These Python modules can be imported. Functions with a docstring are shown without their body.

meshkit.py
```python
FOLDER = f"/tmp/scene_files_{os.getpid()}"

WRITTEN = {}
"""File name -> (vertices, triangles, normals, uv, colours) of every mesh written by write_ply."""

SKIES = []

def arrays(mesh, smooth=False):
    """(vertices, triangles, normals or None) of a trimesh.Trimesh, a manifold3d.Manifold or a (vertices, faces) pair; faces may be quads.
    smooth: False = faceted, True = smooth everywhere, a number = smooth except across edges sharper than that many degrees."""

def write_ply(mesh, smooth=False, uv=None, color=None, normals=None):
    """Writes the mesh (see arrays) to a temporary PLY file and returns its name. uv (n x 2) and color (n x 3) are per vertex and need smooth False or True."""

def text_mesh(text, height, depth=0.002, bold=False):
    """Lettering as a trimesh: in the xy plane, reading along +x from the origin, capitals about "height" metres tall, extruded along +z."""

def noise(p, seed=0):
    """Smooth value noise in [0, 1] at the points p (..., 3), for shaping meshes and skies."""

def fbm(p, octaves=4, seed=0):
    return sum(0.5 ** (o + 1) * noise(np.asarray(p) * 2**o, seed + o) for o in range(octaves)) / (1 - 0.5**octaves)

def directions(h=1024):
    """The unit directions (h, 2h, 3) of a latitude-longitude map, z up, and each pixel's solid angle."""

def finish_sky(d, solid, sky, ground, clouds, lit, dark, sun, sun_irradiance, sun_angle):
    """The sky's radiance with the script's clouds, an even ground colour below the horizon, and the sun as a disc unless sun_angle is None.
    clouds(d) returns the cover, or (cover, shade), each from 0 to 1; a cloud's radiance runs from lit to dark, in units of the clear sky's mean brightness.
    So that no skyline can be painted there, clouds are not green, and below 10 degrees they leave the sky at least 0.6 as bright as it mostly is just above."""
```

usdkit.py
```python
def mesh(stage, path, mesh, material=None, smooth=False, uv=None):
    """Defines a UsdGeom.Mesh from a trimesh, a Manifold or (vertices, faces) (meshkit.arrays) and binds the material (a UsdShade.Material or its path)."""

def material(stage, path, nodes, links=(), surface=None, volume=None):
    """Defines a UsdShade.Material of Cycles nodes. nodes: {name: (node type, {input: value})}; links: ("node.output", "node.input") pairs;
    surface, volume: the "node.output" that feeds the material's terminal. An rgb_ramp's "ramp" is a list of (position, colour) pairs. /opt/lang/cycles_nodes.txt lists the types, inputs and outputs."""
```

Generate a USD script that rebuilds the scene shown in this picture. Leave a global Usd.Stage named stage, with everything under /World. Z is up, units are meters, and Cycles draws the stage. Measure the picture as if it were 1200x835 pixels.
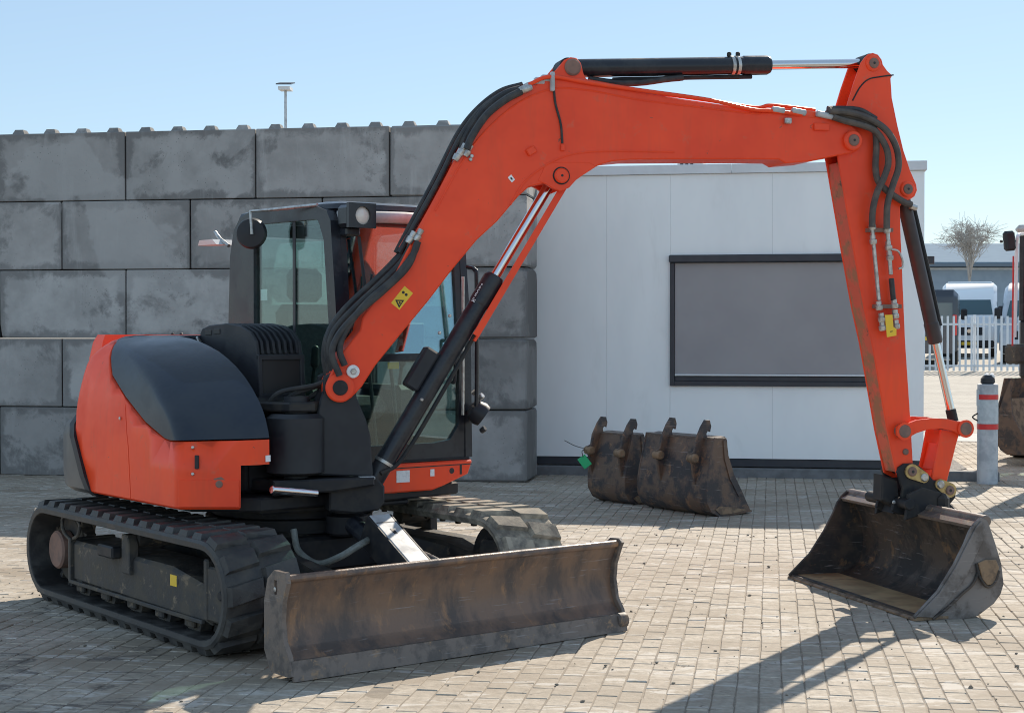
import math, random
import numpy as np, trimesh, manifold3d, mapbox_earcut, usdkit, meshkit
from shapely.geometry import Polygon, box as sbox, Point
from pxr import Usd, UsdGeom, UsdLux, UsdShade, Gf, Sdf

random.seed(7); rng = np.random.default_rng(7)
stage = Usd.Stage.CreateInMemory()
UsdGeom.SetStageUpAxis(stage, 'Z'); UsdGeom.SetStageMetersPerUnit(stage, 1.0)
UsdGeom.Xform.Define(stage, '/World'); UsdGeom.Scope.Define(stage, '/World/Looks')
A = np.array

# ---------------------------------------------------------------- camera, sky, sun, exposure
FPX, EYE, HORIZON = 1850.0, 1.65, 391.5                 # focal length and horizon in a 1200 x 835 picture
PITCH = math.atan((417.5 - HORIZON) / FPX)
cam = UsdGeom.Camera.Define(stage, '/World/camera')
cam.CreateHorizontalApertureAttr(36.0); cam.CreateVerticalApertureAttr(36.0 * 835 / 1200)
cam.CreateFocalLengthAttr(36.0 * FPX / 1200)
cam.AddTranslateOp().Set(Gf.Vec3d(0, 0, EYE)); cam.AddRotateXOp().Set(90 - math.degrees(PITCH))
cam.CreateExposureAttr(0.38)
SHADOW = A([-0.585, -1.262])                            # where the shadow of a point one metre up falls
SUN = A([-SHADOW[0], -SHADOW[1], 1.0]); SUN /= np.linalg.norm(SUN)
ELEV, ROT = math.asin(SUN[2]), math.atan2(SUN[0], SUN[1])
usdkit.material(stage, '/World/Looks/sky', {
    's': ('sky_texture', {'sky_type': 'single_scattering', 'sun_disc': False, 'sun_elevation': ELEV, 'sun_rotation': ROT,
                          'air_density': 1.0, 'aerosol_density': 0.12, 'ozone_density': 2.6, 'altitude': 20.0}),
    'v': ('mix_color', {'fac': .50, 'b': (3.5, 4.65, 5.65), 'use_clamp': False}),      # thin even veil of high haze
    'b': ('background_shader', {'strength': 0.108})}, [('s.color', 'v.a'), ('v.result', 'b.color')], surface='b.background')
sky = UsdLux.DomeLight.Define(stage, '/World/sky')
UsdShade.MaterialBindingAPI.Apply(sky.GetPrim()).Bind(UsdShade.Material.Get(stage, '/World/Looks/sky'))
for k, v in (('label', 'clear pale blue spring sky over the machinery yard'), ('category', 'sky'), ('kind', 'structure')):
    sky.GetPrim().SetCustomDataByKey(k, v)
sun = UsdLux.DistantLight.Define(stage, '/World/sun')
sun.CreateIntensityAttr(1.25); sun.CreateAngleAttr(0.53); sun.CreateNormalizeAttr(True); sun.CreateColorAttr(Gf.Vec3f(1.0, 0.90, 0.76))
sun.AddRotateZOp().Set(-math.degrees(ROT)); sun.AddRotateXOp().Set(-(90 - math.degrees(ELEV)))

# ---------------------------------------------------------------- frames: yard, machine, boom plane
CAM = A([0, 0, EYE])
def ray(px, py):                                        # direction of a point of the 1200 x 835 photograph
    x, y, c, s = (px - 600) / FPX, (417.5 - py) / FPX, math.cos(PITCH), math.sin(PITCH)
    return A([x, c + y * s, -s + y * c])
def onplane(px, py, p0, n):
    r = ray(px, py); return CAM + r * (np.dot(p0 - CAM, n) / np.dot(r, n))
def gnd(px, py, z=0.0): return onplane(px, py, A([0, 0, z]), A([0, 0, 1.0]))
def frame(o, ex, ey, ez=(0, 0, 1)):
    m = np.eye(4); m[:3, 0], m[:3, 1], m[:3, 2], m[:3, 3] = ex, ey, ez, o; return m
U = A([0.98679, -0.16202, 0]); V = A([0.16202, 0.98679, 0])                 # along the wall, and away from the camera
WALL0, BLD0 = A([0.171, 17.574, 0]), A([2.3106, 18.3179, 0])
YARD = frame((0, 0, 0), U, V)
C = A([-1.3456, 9.5348, 0]); F = A([0.61566, -0.78801, 0]); L = A([0.78801, 0.61566, 0])
HM = frame(C, F, L)                                     # machine: a forward, l to its left, z up
def hw(a, l, z): return C + a * F + l * L + A([0, 0, z])
def hloc(p): p = np.asarray(p) - C; return A([p @ F, p @ L, p[2]])
def onL(px, py, l): return hloc(onplane(px, py, hw(0, l, 0), L))
def onA(px, py, a): return hloc(onplane(px, py, hw(a, 0, 0), F))
B0 = A([2.1132, 9.8737, 0]); D = A([0.96296, 0.26964, 0]); N = A([0.26964, -0.96296, 0])
BM = frame(B0, D, -N)                                   # boom plane: s outwards, m away from the camera, z up
def bm(px, py, n=0.0):
    p = onplane(px, py, B0 + n * N, N) - B0; return (p @ D, p[2])
def bw(s, n, z): return B0 + s * D + n * N + A([0, 0, z])
def b3(px, py, n): return onplane(px, py, B0 + n * N, N)
ID = np.eye(4)

# ---------------------------------------------------------------- mesh helpers
def tf(m, M):
    m = m.copy(); m.vertices = m.vertices @ M[:3, :3].T + M[:3, 3]
    if np.linalg.det(M[:3, :3]) < 0: m.faces = m.faces[:, ::-1]
    return m
def TM(v, f): return trimesh.Trimesh(np.asarray(v, float), np.asarray(f), process=False)
def cat(*ms): return trimesh.util.concatenate([m for m in ms])
def earcut(p, rings=None):
    p = np.asarray(p, np.float64); rings = rings or [len(p)]
    return np.asarray(mapbox_earcut.triangulate_float64(p, np.array(rings, np.uint32))).reshape(-1, 3)
def ccw(p):
    p = np.asarray(p, float); x, y = p.T
    return p if (x * np.roll(y, -1) - y * np.roll(x, -1)).sum() > 0 else p[::-1]
def inset(p, c):
    a, b = p - np.roll(p, 1, 0), np.roll(p, -1, 0) - p
    na = np.c_[-a[:, 1], a[:, 0]] / (np.linalg.norm(a, axis=1)[:, None] + 1e-12)
    nb = np.c_[-b[:, 1], b[:, 0]] / (np.linalg.norm(b, axis=1)[:, None] + 1e-12)
    d = na + nb; k = np.maximum(1 + (na * nb).sum(1), 0.35)
    return p + c * d / k[:, None]
PL = {'xy': A([[1, 0, 0], [0, 1, 0], [0, 0, 1.]]).T, 'xz': A([[1, 0, 0], [0, 0, 1.], [0, 1, 0]]).T, 'yz': A([[0, 1, 0], [0, 0, 1.], [1, 0, 0]]).T}
def prism(poly, w0, w1, M=ID, pl='xz', ch=0.0):
    """Polygon (u, v) swept along the third axis from w0 to w1, edges of both ends chamfered by ch."""
    p = ccw(poly); n = len(p); w0, w1 = min(w0, w1), max(w0, w1)
    rings = [(p, w0), (p, w1)] if ch <= 0 else [(inset(p, ch), w0), (p, w0 + ch), (p, w1 - ch), (inset(p, ch), w1)]
    v = np.vstack([np.c_[q, np.full(n, w)] for q, w in rings]); t = earcut(p); f = [t[:, ::-1], t + n * (len(rings) - 1)]
    i = np.arange(n); j = (i + 1) % n
    for k in range(len(rings) - 1):
        f += [np.c_[k * n + i, k * n + j, (k + 1) * n + j], np.c_[k * n + i, (k + 1) * n + j, (k + 1) * n + i]]
    f = np.vstack(f); P = PL[pl]
    m = TM(v @ P.T, f if np.linalg.det(P) > 0 else f[:, ::-1])
    return tf(m, M)
def sheet(shape, w0, w1, M=ID, pl='xz'):
    """A shapely polygon, holes and all, as a plate."""
    out = []
    for g in getattr(shape, 'geoms', [shape]):
        m = trimesh.creation.extrude_polygon(g, abs(w1 - w0), engine='earcut'); m.apply_translation([0, 0, min(w0, w1)])
        P = np.eye(4); P[:3, :3] = PL[pl]; out.append(tf(m, P))
    return tf(cat(*out), M)
def rpoly(pts, r):                                      # polygon with rounded corners
    g = Polygon(pts).buffer(0); return g.buffer(-r, join_style=2).buffer(r, quad_segs=5)
def cb(lo, hi, ch=0.01, M=ID):
    lo, hi = np.minimum(lo, hi), np.maximum(lo, hi); c, h = (A(lo) + A(hi)) / 2, (A(hi) - A(lo)) / 2; ch = min(ch, *(0.45 * h * 2))
    p = []
    for s in np.ndindex(2, 2, 2):
        s = A(s) * 2 - 1
        for k in range(3):
            q = h - ch; q[k] = h[k]; p.append(c + s * q)
    return tf(trimesh.convex.convex_hull(A(p)), M)
def hull(pts, M=ID): return tf(trimesh.convex.convex_hull(A(pts, float)), M)
def lathe(p0, p1, prof, n=24):
    """Closed turned body: prof lists (radius, share of the way from p0 to p1)."""
    p0, p1 = A(p0, float), A(p1, float); d = p1 - p0; Ln = np.linalg.norm(d); d /= Ln
    a = np.cross(d, [0, 0, 1.] if abs(d[2]) < .9 else [1., 0, 0]); a /= np.linalg.norm(a); b = np.cross(d, a)
    th = np.arange(n) * 2 * np.pi / n; ring = np.cos(th)[:, None] * a + np.sin(th)[:, None] * b
    v = np.vstack([p0 + d * h * Ln + r * ring for r, h in prof] + [p0 + d * prof[0][1] * Ln, p0 + d * prof[-1][1] * Ln])
    i = np.arange(n); j = (i + 1) % n; k = len(prof); f = []
    for q in range(k - 1): f += [np.c_[q * n + i, q * n + j, (q + 1) * n + j], np.c_[q * n + i, (q + 1) * n + j, (q + 1) * n + i]]
    f += [np.c_[np.full(n, k * n), j, i], np.c_[np.full(n, k * n + 1), (k - 1) * n + i, (k - 1) * n + j]]
    return TM(v, np.vstack(f))
def cyl(p0, p1, r, n=24, ch=0.004):
    Ln = np.linalg.norm(A(p1, float) - A(p0, float)); e = min(ch / Ln, .3)
    return lathe(p0, p1, [(r - min(ch, r * .4), 0), (r, e), (r, 1 - e), (r - min(ch, r * .4), 1)], n)
def spline(pts, k=8):
    p = A(pts, float); q = np.vstack([2 * p[0] - p[1], p, 2 * p[-1] - p[-2]]); out = []
    for i in range(1, len(q) - 2):
        for t in np.arange(k) / k:
            out.append(.5 * (2 * q[i] + (q[i + 1] - q[i - 1]) * t + (2 * q[i - 1] - 5 * q[i] + 4 * q[i + 1] - q[i + 2]) * t ** 2 + (3 * q[i] - q[i - 1] - 3 * q[i + 1] + q[i + 2]) * t ** 3))
    return A(out + [p[-1]])
def tube(pts, r, n=10, k=8, smooth=True):
    p = spline(pts, k) if smooth and len(pts) > 2 else A(pts, float)
    t = np.gradient(p, axis=0); t /= np.linalg.norm(t, axis=1)[:, None] + 1e-12
    a = np.cross(t[0], [0, 0, 1.] if abs(t[0][2]) < .9 else [1., 0, 0]); a /= np.linalg.norm(a); v = []
    th = np.arange(n) * 2 * np.pi / n; rr = np.broadcast_to(r, (len(p),))
    for i in range(len(p)):
        a = a - t[i] * (a @ t[i]); a /= np.linalg.norm(a); b = np.cross(t[i], a)
        v.append(p[i] + rr[i] * (np.cos(th)[:, None] * a + np.sin(th)[:, None] * b))
    v = np.vstack(v + [p[:1], p[-1:]]); i = np.arange(n); j = (i + 1) % n; K = len(p); f = []
    for q in range(K - 1): f += [np.c_[q * n + i, q * n + j, (q + 1) * n + j], np.c_[q * n + i, (q + 1) * n + j, (q + 1) * n + i]]
    f += [np.c_[np.full(n, K * n), j, i], np.c_[np.full(n, K * n + 1), (K - 1) * n + i, (K - 1) * n + j]]
    return TM(v, np.vstack(f))
def loft(rings, M=ID, caps=True):
    """Rings of equal count, counter-clockwise seen from the last one."""
    n = len(rings[0]); v = np.vstack(rings); i = np.arange(n); j = (i + 1) % n; f = []
    for k in range(len(rings) - 1): f += [np.c_[k * n + i, k * n + j, (k + 1) * n + j], np.c_[k * n + i, (k + 1) * n + j, (k + 1) * n + i]]
    if caps:
        v = np.vstack([v, rings[0].mean(0), rings[-1].mean(0)]); c = len(rings) * n
        f += [np.c_[np.full(n, c), j, i], np.c_[np.full(n, c + 1), (len(rings) - 1) * n + i, (len(rings) - 1) * n + j]]
    return tf(TM(v, np.vstack(f)), M)
def man(m):
    m = m.copy(); m.merge_vertices(); return manifold3d.Manifold(manifold3d.Mesh(vert_properties=np.array(m.vertices, np.float32), tri_verts=np.array(m.faces, np.uint32)))
def unman(m): q = m.to_mesh(); return TM(q.vert_properties[:, :3], q.tri_verts)
def circ(c, r, n=20, a0=0, a1=360): t = np.radians(np.linspace(a0, a1, n, endpoint=abs(a1 - a0) < 360)); return np.c_[c[0] + r * np.cos(t), c[1] + r * np.sin(t)]
def text(s, h, o, ex, ey, bold=True, depth=.0015):
    m = meshkit.text_mesh(s, h, depth, bold); ex, ey = A(ex, float) / np.linalg.norm(ex), A(ey, float) / np.linalg.norm(ey)
    return tf(m, frame(o, ex, ey, np.cross(ex, ey)))

# ---------------------------------------------------------------- things and parts
def numbered(parent, name):
    if not stage.GetPrimAtPath(f'{parent}/{name}'): return name
    k = 1
    while stage.GetPrimAtPath(f'{parent}/{name}_{k:03d}'): k += 1
    return f'{name}_{k:03d}'
COUNT = {}
def fresh(parent, name):
    k = COUNT.get((parent, name), 0); COUNT[parent, name] = k + 1
    return name if k == 0 else f'{name}_{k:03d}'
def tag(prim, label=None, category=None, group=None, kind=None):
    for k, v in (('label', label), ('category', category), ('group', group), ('kind', kind)):
        if v: prim.SetCustomDataByKey(k, v)
class Thing:
    def __init__(self, name, label=None, category=None, origin=(0, 0, 0), rotz=0.0, group=None, kind=None):
        self.path = '/World/' + fresh('/World', name); x = UsdGeom.Xform.Define(stage, self.path)
        x.AddTranslateOp().Set(Gf.Vec3d(*map(float, origin))); x.AddRotateZOp().Set(math.degrees(rotz))
        c, s = math.cos(rotz), math.sin(rotz); self.M = frame(origin, (c, s, 0), (-s, c, 0)); self.I = np.linalg.inv(self.M)
        tag(x.GetPrim(), label, category, group, kind)
    def add(self, name, mesh, mat, parent=None, smooth=30, label=None, kind=None):
        up = parent or self.path; path = f'{up}/{fresh(up, name)}'
        m = usdkit.mesh(stage, path, tf(mesh, self.I), mat, smooth=smooth); tag(m.GetPrim(), label, None, None, kind); return path
def single(name, mesh, mat, label=None, category=None, group=None, kind=None, smooth=30):
    path = '/World/' + fresh('/World', name); m = usdkit.mesh(stage, path, mesh, mat, smooth=smooth); tag(m.GetPrim(), label, category, group, kind); return path

# ---------------------------------------------------------------- materials
MATS = {}
def mat(name, c1, c2=None, rough=.5, metal=0., scale=3., detail=6., lo=.42, hi=.62, bump=0., bscale=60., dist=.01, rough2=None, rnd=0., coat=0., spec=.5,
        c3=None, s3=1.0, lo3=.5, hi3=.6, stretch=(1, 1, 1), extra=None):
    """Worn surface: c1 with patches of c2 (and c3), fine relief, and a tone that differs from piece to piece by rnd."""
    n = {'g': ('geometry', {}), 'p': ('principled_bsdf', {'roughness': rough, 'metallic': metal, 'coat_weight': coat, 'coat_roughness': .08, 'specular_ior_level': spec})}
    l = []; col = None
    n['m'] = ('mapping', {'scale': stretch}); l.append(('g.position', 'm.vector'))
    if c2 is None: n['c'] = ('color', {'value': c1}); col = 'c.color'
    else:
        n['n'] = ('noise_texture', {'scale': scale, 'detail': detail, 'roughness': .62}); n['r'] = ('map_range', {'from_min': lo, 'from_max': hi, 'clamp': True})
        n['x'] = ('mix_color', {'a': c1, 'b': c2}); l += [('m.vector', 'n.vector'), ('n.fac', 'r.value'), ('r.result', 'x.fac')]; col = 'x.result'
        if rough2 is not None:
            n['rr'] = ('map_range', {'from_min': lo, 'from_max': hi, 'to_min': rough, 'to_max': rough2, 'clamp': True}); l += [('n.fac', 'rr.value'), ('rr.result', 'p.roughness')]
    if c3 is not None:
        n['n3'] = ('noise_texture', {'scale': s3, 'detail': 8., 'roughness': .7, 'distortion': .3}); n['r3'] = ('map_range', {'from_min': lo3, 'from_max': hi3, 'clamp': True})
        n['x3'] = ('mix_color', {'b': c3}); l += [('m.vector', 'n3.vector'), ('n3.fac', 'r3.value'), ('r3.result', 'x3.fac'), (col, 'x3.a')]; col = 'x3.result'
    if rnd:
        n['o'] = ('object_info', {}); n['ad'] = ('math', {'math_type': 'add'}); n['fr'] = ('math', {'math_type': 'fraction'})
        n['mr'] = ('map_range', {'to_min': 1 - rnd, 'to_max': 1 + rnd}); n['h'] = ('hsv', {'fac': 1.0})
        l += [('o.random', 'ad.value1'), ('g.random_per_island', 'ad.value2'), ('ad.value', 'fr.value1'), ('fr.value', 'mr.value'), ('mr.result', 'h.value'), (col, 'h.color')]; col = 'h.color'
    l.append((col, 'p.base_color'))
    if bump:
        n['nb'] = ('noise_texture', {'scale': bscale, 'detail': 6., 'roughness': .6}); n['b'] = ('bump', {'strength': bump, 'distance': dist})
        l += [('g.position', 'nb.vector'), ('nb.fac', 'b.height'), ('b.normal', 'p.normal')]
    if extra: extra(n, l)
    MATS[name] = usdkit.material(stage, '/World/Looks/' + name, n, l, surface='p.BSDF'); return MATS[name]
def scrape(n, l):                                       # bright directional scratches
    n.update({'ms': ('mapping', {'scale': (3., 3., 55.), 'rotation': (.25, .1, 0)}), 'ns': ('noise_texture', {'scale': 1.6, 'detail': 4., 'roughness': .6}), 'rs': ('map_range', {'from_min': .63, 'from_max': .69, 'to_max': .55, 'clamp': True}), 'xs': ('mix_color', {'b': (.27, .235, .22)})})
    k = [x for x in l if x[1] == 'p.base_color'][0]; l.remove(k); l += [('g.position', 'ms.vector'), ('ms.vector', 'ns.vector'), ('ns.fac', 'rs.value'), ('rs.result', 'xs.fac'), (k[0], 'xs.a'), ('xs.result', 'p.base_color')]
def chips(n, l):                                        # rubbed spots and a few chips to the primer
    n.update({'nc': ('noise_texture', {'scale': 26., 'detail': 3., 'roughness': .55, 'distortion': .8}), 'rc': ('map_range', {'from_min': .735, 'from_max': .75, 'to_max': .8, 'clamp': True}), 'xc': ('mix_color', {'b': (.16, .075, .05)}),
              'mg': ('mapping', {'scale': (7., 7., .9)}), 'ng': ('noise_texture', {'scale': 1.0, 'detail': 6., 'roughness': .7}), 'rg': ('map_range', {'from_min': .52, 'from_max': .74, 'to_max': .22, 'clamp': True}), 'xg': ('mix_color', {'b': (.34, .075, .035)})})
    k = [x for x in l if x[1] == 'p.base_color'][0]; l.remove(k); l += [('g.position', 'nc.vector'), ('nc.fac', 'rc.value'), ('rc.result', 'xc.fac'), (k[0], 'xc.a'), ('g.position', 'mg.vector'), ('mg.vector', 'ng.vector'), ('ng.fac', 'rg.value'), ('rg.result', 'xg.fac'), ('xc.result', 'xg.a'), ('xg.result', 'p.base_color')]
orange = mat('orange_paint', (.90, .070, .016), (.80, .058, .016), rough=.30, rough2=.50, scale=2.4, detail=9, lo=.40, hi=.64, bump=.06, bscale=90, dist=.002, spec=.40, c3=(.70, .10, .045), s3=9, lo3=.60, hi3=.70, extra=chips)
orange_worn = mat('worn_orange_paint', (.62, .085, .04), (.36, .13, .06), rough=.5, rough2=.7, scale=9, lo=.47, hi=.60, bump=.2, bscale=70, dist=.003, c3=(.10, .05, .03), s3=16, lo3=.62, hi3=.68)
black_paint = mat('black_paint', (.010, .011, .015), (.024, .025, .028), rough=.26, rough2=.46, scale=5, detail=9, lo=.45, hi=.65, coat=.1, bump=.04, bscale=120, dist=.002, spec=.45)
black_matt = mat('black_plastic', (.014, .015, .019), (.028, .029, .032), rough=.46, rough2=.66, scale=5, detail=9, lo=.45, hi=.62, bump=.15, bscale=260, dist=.001, spec=.4)
dome_mat = mat('dark_cover_plastic', (.008, .012, .020), (.013, .017, .024), rough=.27, rough2=.38, scale=3.5, bump=.10, bscale=380, dist=.0008, spec=.5, c3=(.026, .029, .033), s3=6, lo3=.60, hi3=.78)
rubber = mat('track_rubber', (.024, .023, .023), (.075, .068, .060), rough=.48, rough2=.85, scale=7, lo=.45, hi=.68, bump=.3, bscale=60, dist=.006)
rubber_dust = mat('dusty_rubber', (.15, .132, .108), (.40, .345, .265), rough=.8, rough2=.95, scale=11, lo=.40, hi=.62, bump=.3, bscale=60, dist=.006, rnd=.12)
hose_mat = mat('hose_rubber', (.018, .018, .02), (.05, .047, .044), rough=.5, rough2=.7, scale=14)
hose_dusty = mat('dusty_hose', (.055, .046, .042), (.11, .09, .075), rough=.6, rough2=.8, scale=12)
frame_mat = mat('dirty_black_steel', (.030, .028, .027), (.085, .070, .054), rough=.55, rough2=.9, scale=8, detail=10, lo=.45, hi=.58, bump=.45, bscale=45, dist=.006, c3=(.20, .15, .10), s3=13, lo3=.58, hi3=.68)
dark_steel = mat('dark_steel', (.012, .012, .014), (.034, .030, .027), rough=.5, rough2=.75, scale=9, detail=10, lo=.48, hi=.62, bump=.2, bscale=70, dist=.003, spec=.35)
rust = mat('rusty_blade_steel', (.180, .108, .072), (.078, .058, .050), rough=.34, rough2=.56, scale=6, detail=12, lo=.43, hi=.61, bump=.45, bscale=42, dist=.005, stretch=(1, 1, .38), c3=(.32, .17, .085), s3=8, lo3=.56, hi3=.70, extra=scrape)
edge_steel = mat('worn_edge_steel', (.16, .122, .10), (.095, .076, .066), rough=.40, rough2=.6, scale=10, detail=12, lo=.46, hi=.58, bump=.35, bscale=50, dist=.004, c3=(.25, .16, .095), s3=14, lo3=.57, hi3=.66, extra=scrape)
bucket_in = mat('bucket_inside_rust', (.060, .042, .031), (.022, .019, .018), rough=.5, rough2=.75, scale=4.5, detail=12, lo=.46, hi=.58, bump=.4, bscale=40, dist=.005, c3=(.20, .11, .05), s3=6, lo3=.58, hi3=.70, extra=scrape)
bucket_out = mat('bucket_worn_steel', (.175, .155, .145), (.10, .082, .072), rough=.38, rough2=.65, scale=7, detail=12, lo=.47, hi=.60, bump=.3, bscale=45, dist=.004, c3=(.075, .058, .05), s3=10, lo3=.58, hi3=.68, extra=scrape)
bucket_lip = mat('bucket_lip_rust', (.22, .14, .08), (.12, .08, .052), rough=.5, rough2=.75, scale=10, detail=12, lo=.46, hi=.58, bump=.35, bscale=45, dist=.004, c3=(.34, .24, .15), s3=16, lo3=.58, hi3=.68)
spare_rust = mat('old_bucket_rust', (.105, .064, .043), (.040, .034, .034), rough=.42, rough2=.7, scale=5.5, detail=12, lo=.45, hi=.56, bump=.45, bscale=40, dist=.005, c3=(.23, .12, .062), s3=8, lo3=.57, hi3=.68, extra=scrape)
chrome = mat('chrome_rod', (.80, .80, .82), None, rough=.10, metal=1.0)
zinc = mat('zinc_fitting', (.55, .54, .52), (.35, .33, .31), rough=.35, metal=.85, scale=30)
brass = mat('brass_lock', (.50, .36, .15), (.33, .22, .09), rough=.42, metal=.55, scale=22)
galv = mat('galvanised_steel', (.46, .48, .50), (.34, .36, .385), rough=.42, rough2=.55, metal=.35, scale=9, bump=.08, bscale=30, dist=.002, c3=(.30, .31, .33), s3=4, lo3=.55, hi3=.7)
light_plate = mat('pale_guard_steel', (.46, .47, .48), (.35, .35, .35), rough=.4, rough2=.6, scale=9, bump=.15, bscale=50, dist=.002)
sticker_white = mat('white_sticker', (.78, .78, .78), (.6, .6, .62), rough=.4, scale=60, lo=.5, hi=.7)
sticker_yellow = mat('yellow_sticker', (.78, .50, .03), None, rough=.4)
red_band = mat('red_reflective_band', (.62, .03, .03), (.5, .03, .03), rough=.35, scale=20)
white_band = mat('white_reflective_band', (.46, .50, .52), (.38, .42, .44), rough=.35, scale=20)
ink = mat('black_ink', (.015, .015, .015), None, rough=.5)
green_tag = mat('green_plastic_tag', (.015, .42, .16), None, rough=.45)
lens_mat = mat('lamp_lens', (.70, .62, .56), None, rough=.12, coat=.6)
white_wall = mat('white_wall_panel', (.80, .80, .79), (.75, .75, .745), rough=.42, rough2=.52, scale=1.2, bump=.04, bscale=25, dist=.002, rnd=.012, stretch=(1, 1, .35), c3=(.70, .695, .68), s3=2.2, lo3=.60, hi3=.80)
trim_grey = mat('grey_roof_trim', (.62, .63, .645), (.56, .57, .58), rough=.45, scale=3)
anthracite = mat('anthracite_frame', (.022, .025, .032), (.03, .033, .04), rough=.4, scale=6)
plinth_mat = mat('plinth_concrete', (.16, .16, .165), (.11, .11, .11), rough=.85, scale=6, bump=.3, bscale=60, dist=.004)
dark_inside = mat('dark_interior', (.02, .02, .022), None, rough=.8)
seat_mat = mat('seat_fabric', (.05, .05, .055), (.07, .07, .075), rough=.9, scale=40, bump=.2, bscale=200, dist=.001)
def screen_extra(n, l):
    n['w1'] = ('wave_texture', {'scale': 55., 'bands_direction': 'x'}); n['w2'] = ('wave_texture', {'scale': 55., 'bands_direction': 'z'})
    n['wa'] = ('math', {'math_type': 'add'}); n['wb'] = ('bump', {'strength': .35, 'distance': .003})
    l += [('g.position', 'w1.vector'), ('g.position', 'w2.vector'), ('w1.fac', 'wa.value1'), ('w2.fac', 'wa.value2'), ('wa.value', 'wb.height'), ('wb.normal', 'p.normal')]
screen_mat = mat('window_screen_fabric', (.34, .315, .315), (.30, .275, .28), rough=.8, scale=1.5, lo=.3, hi=.7, extra=screen_extra)
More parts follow.
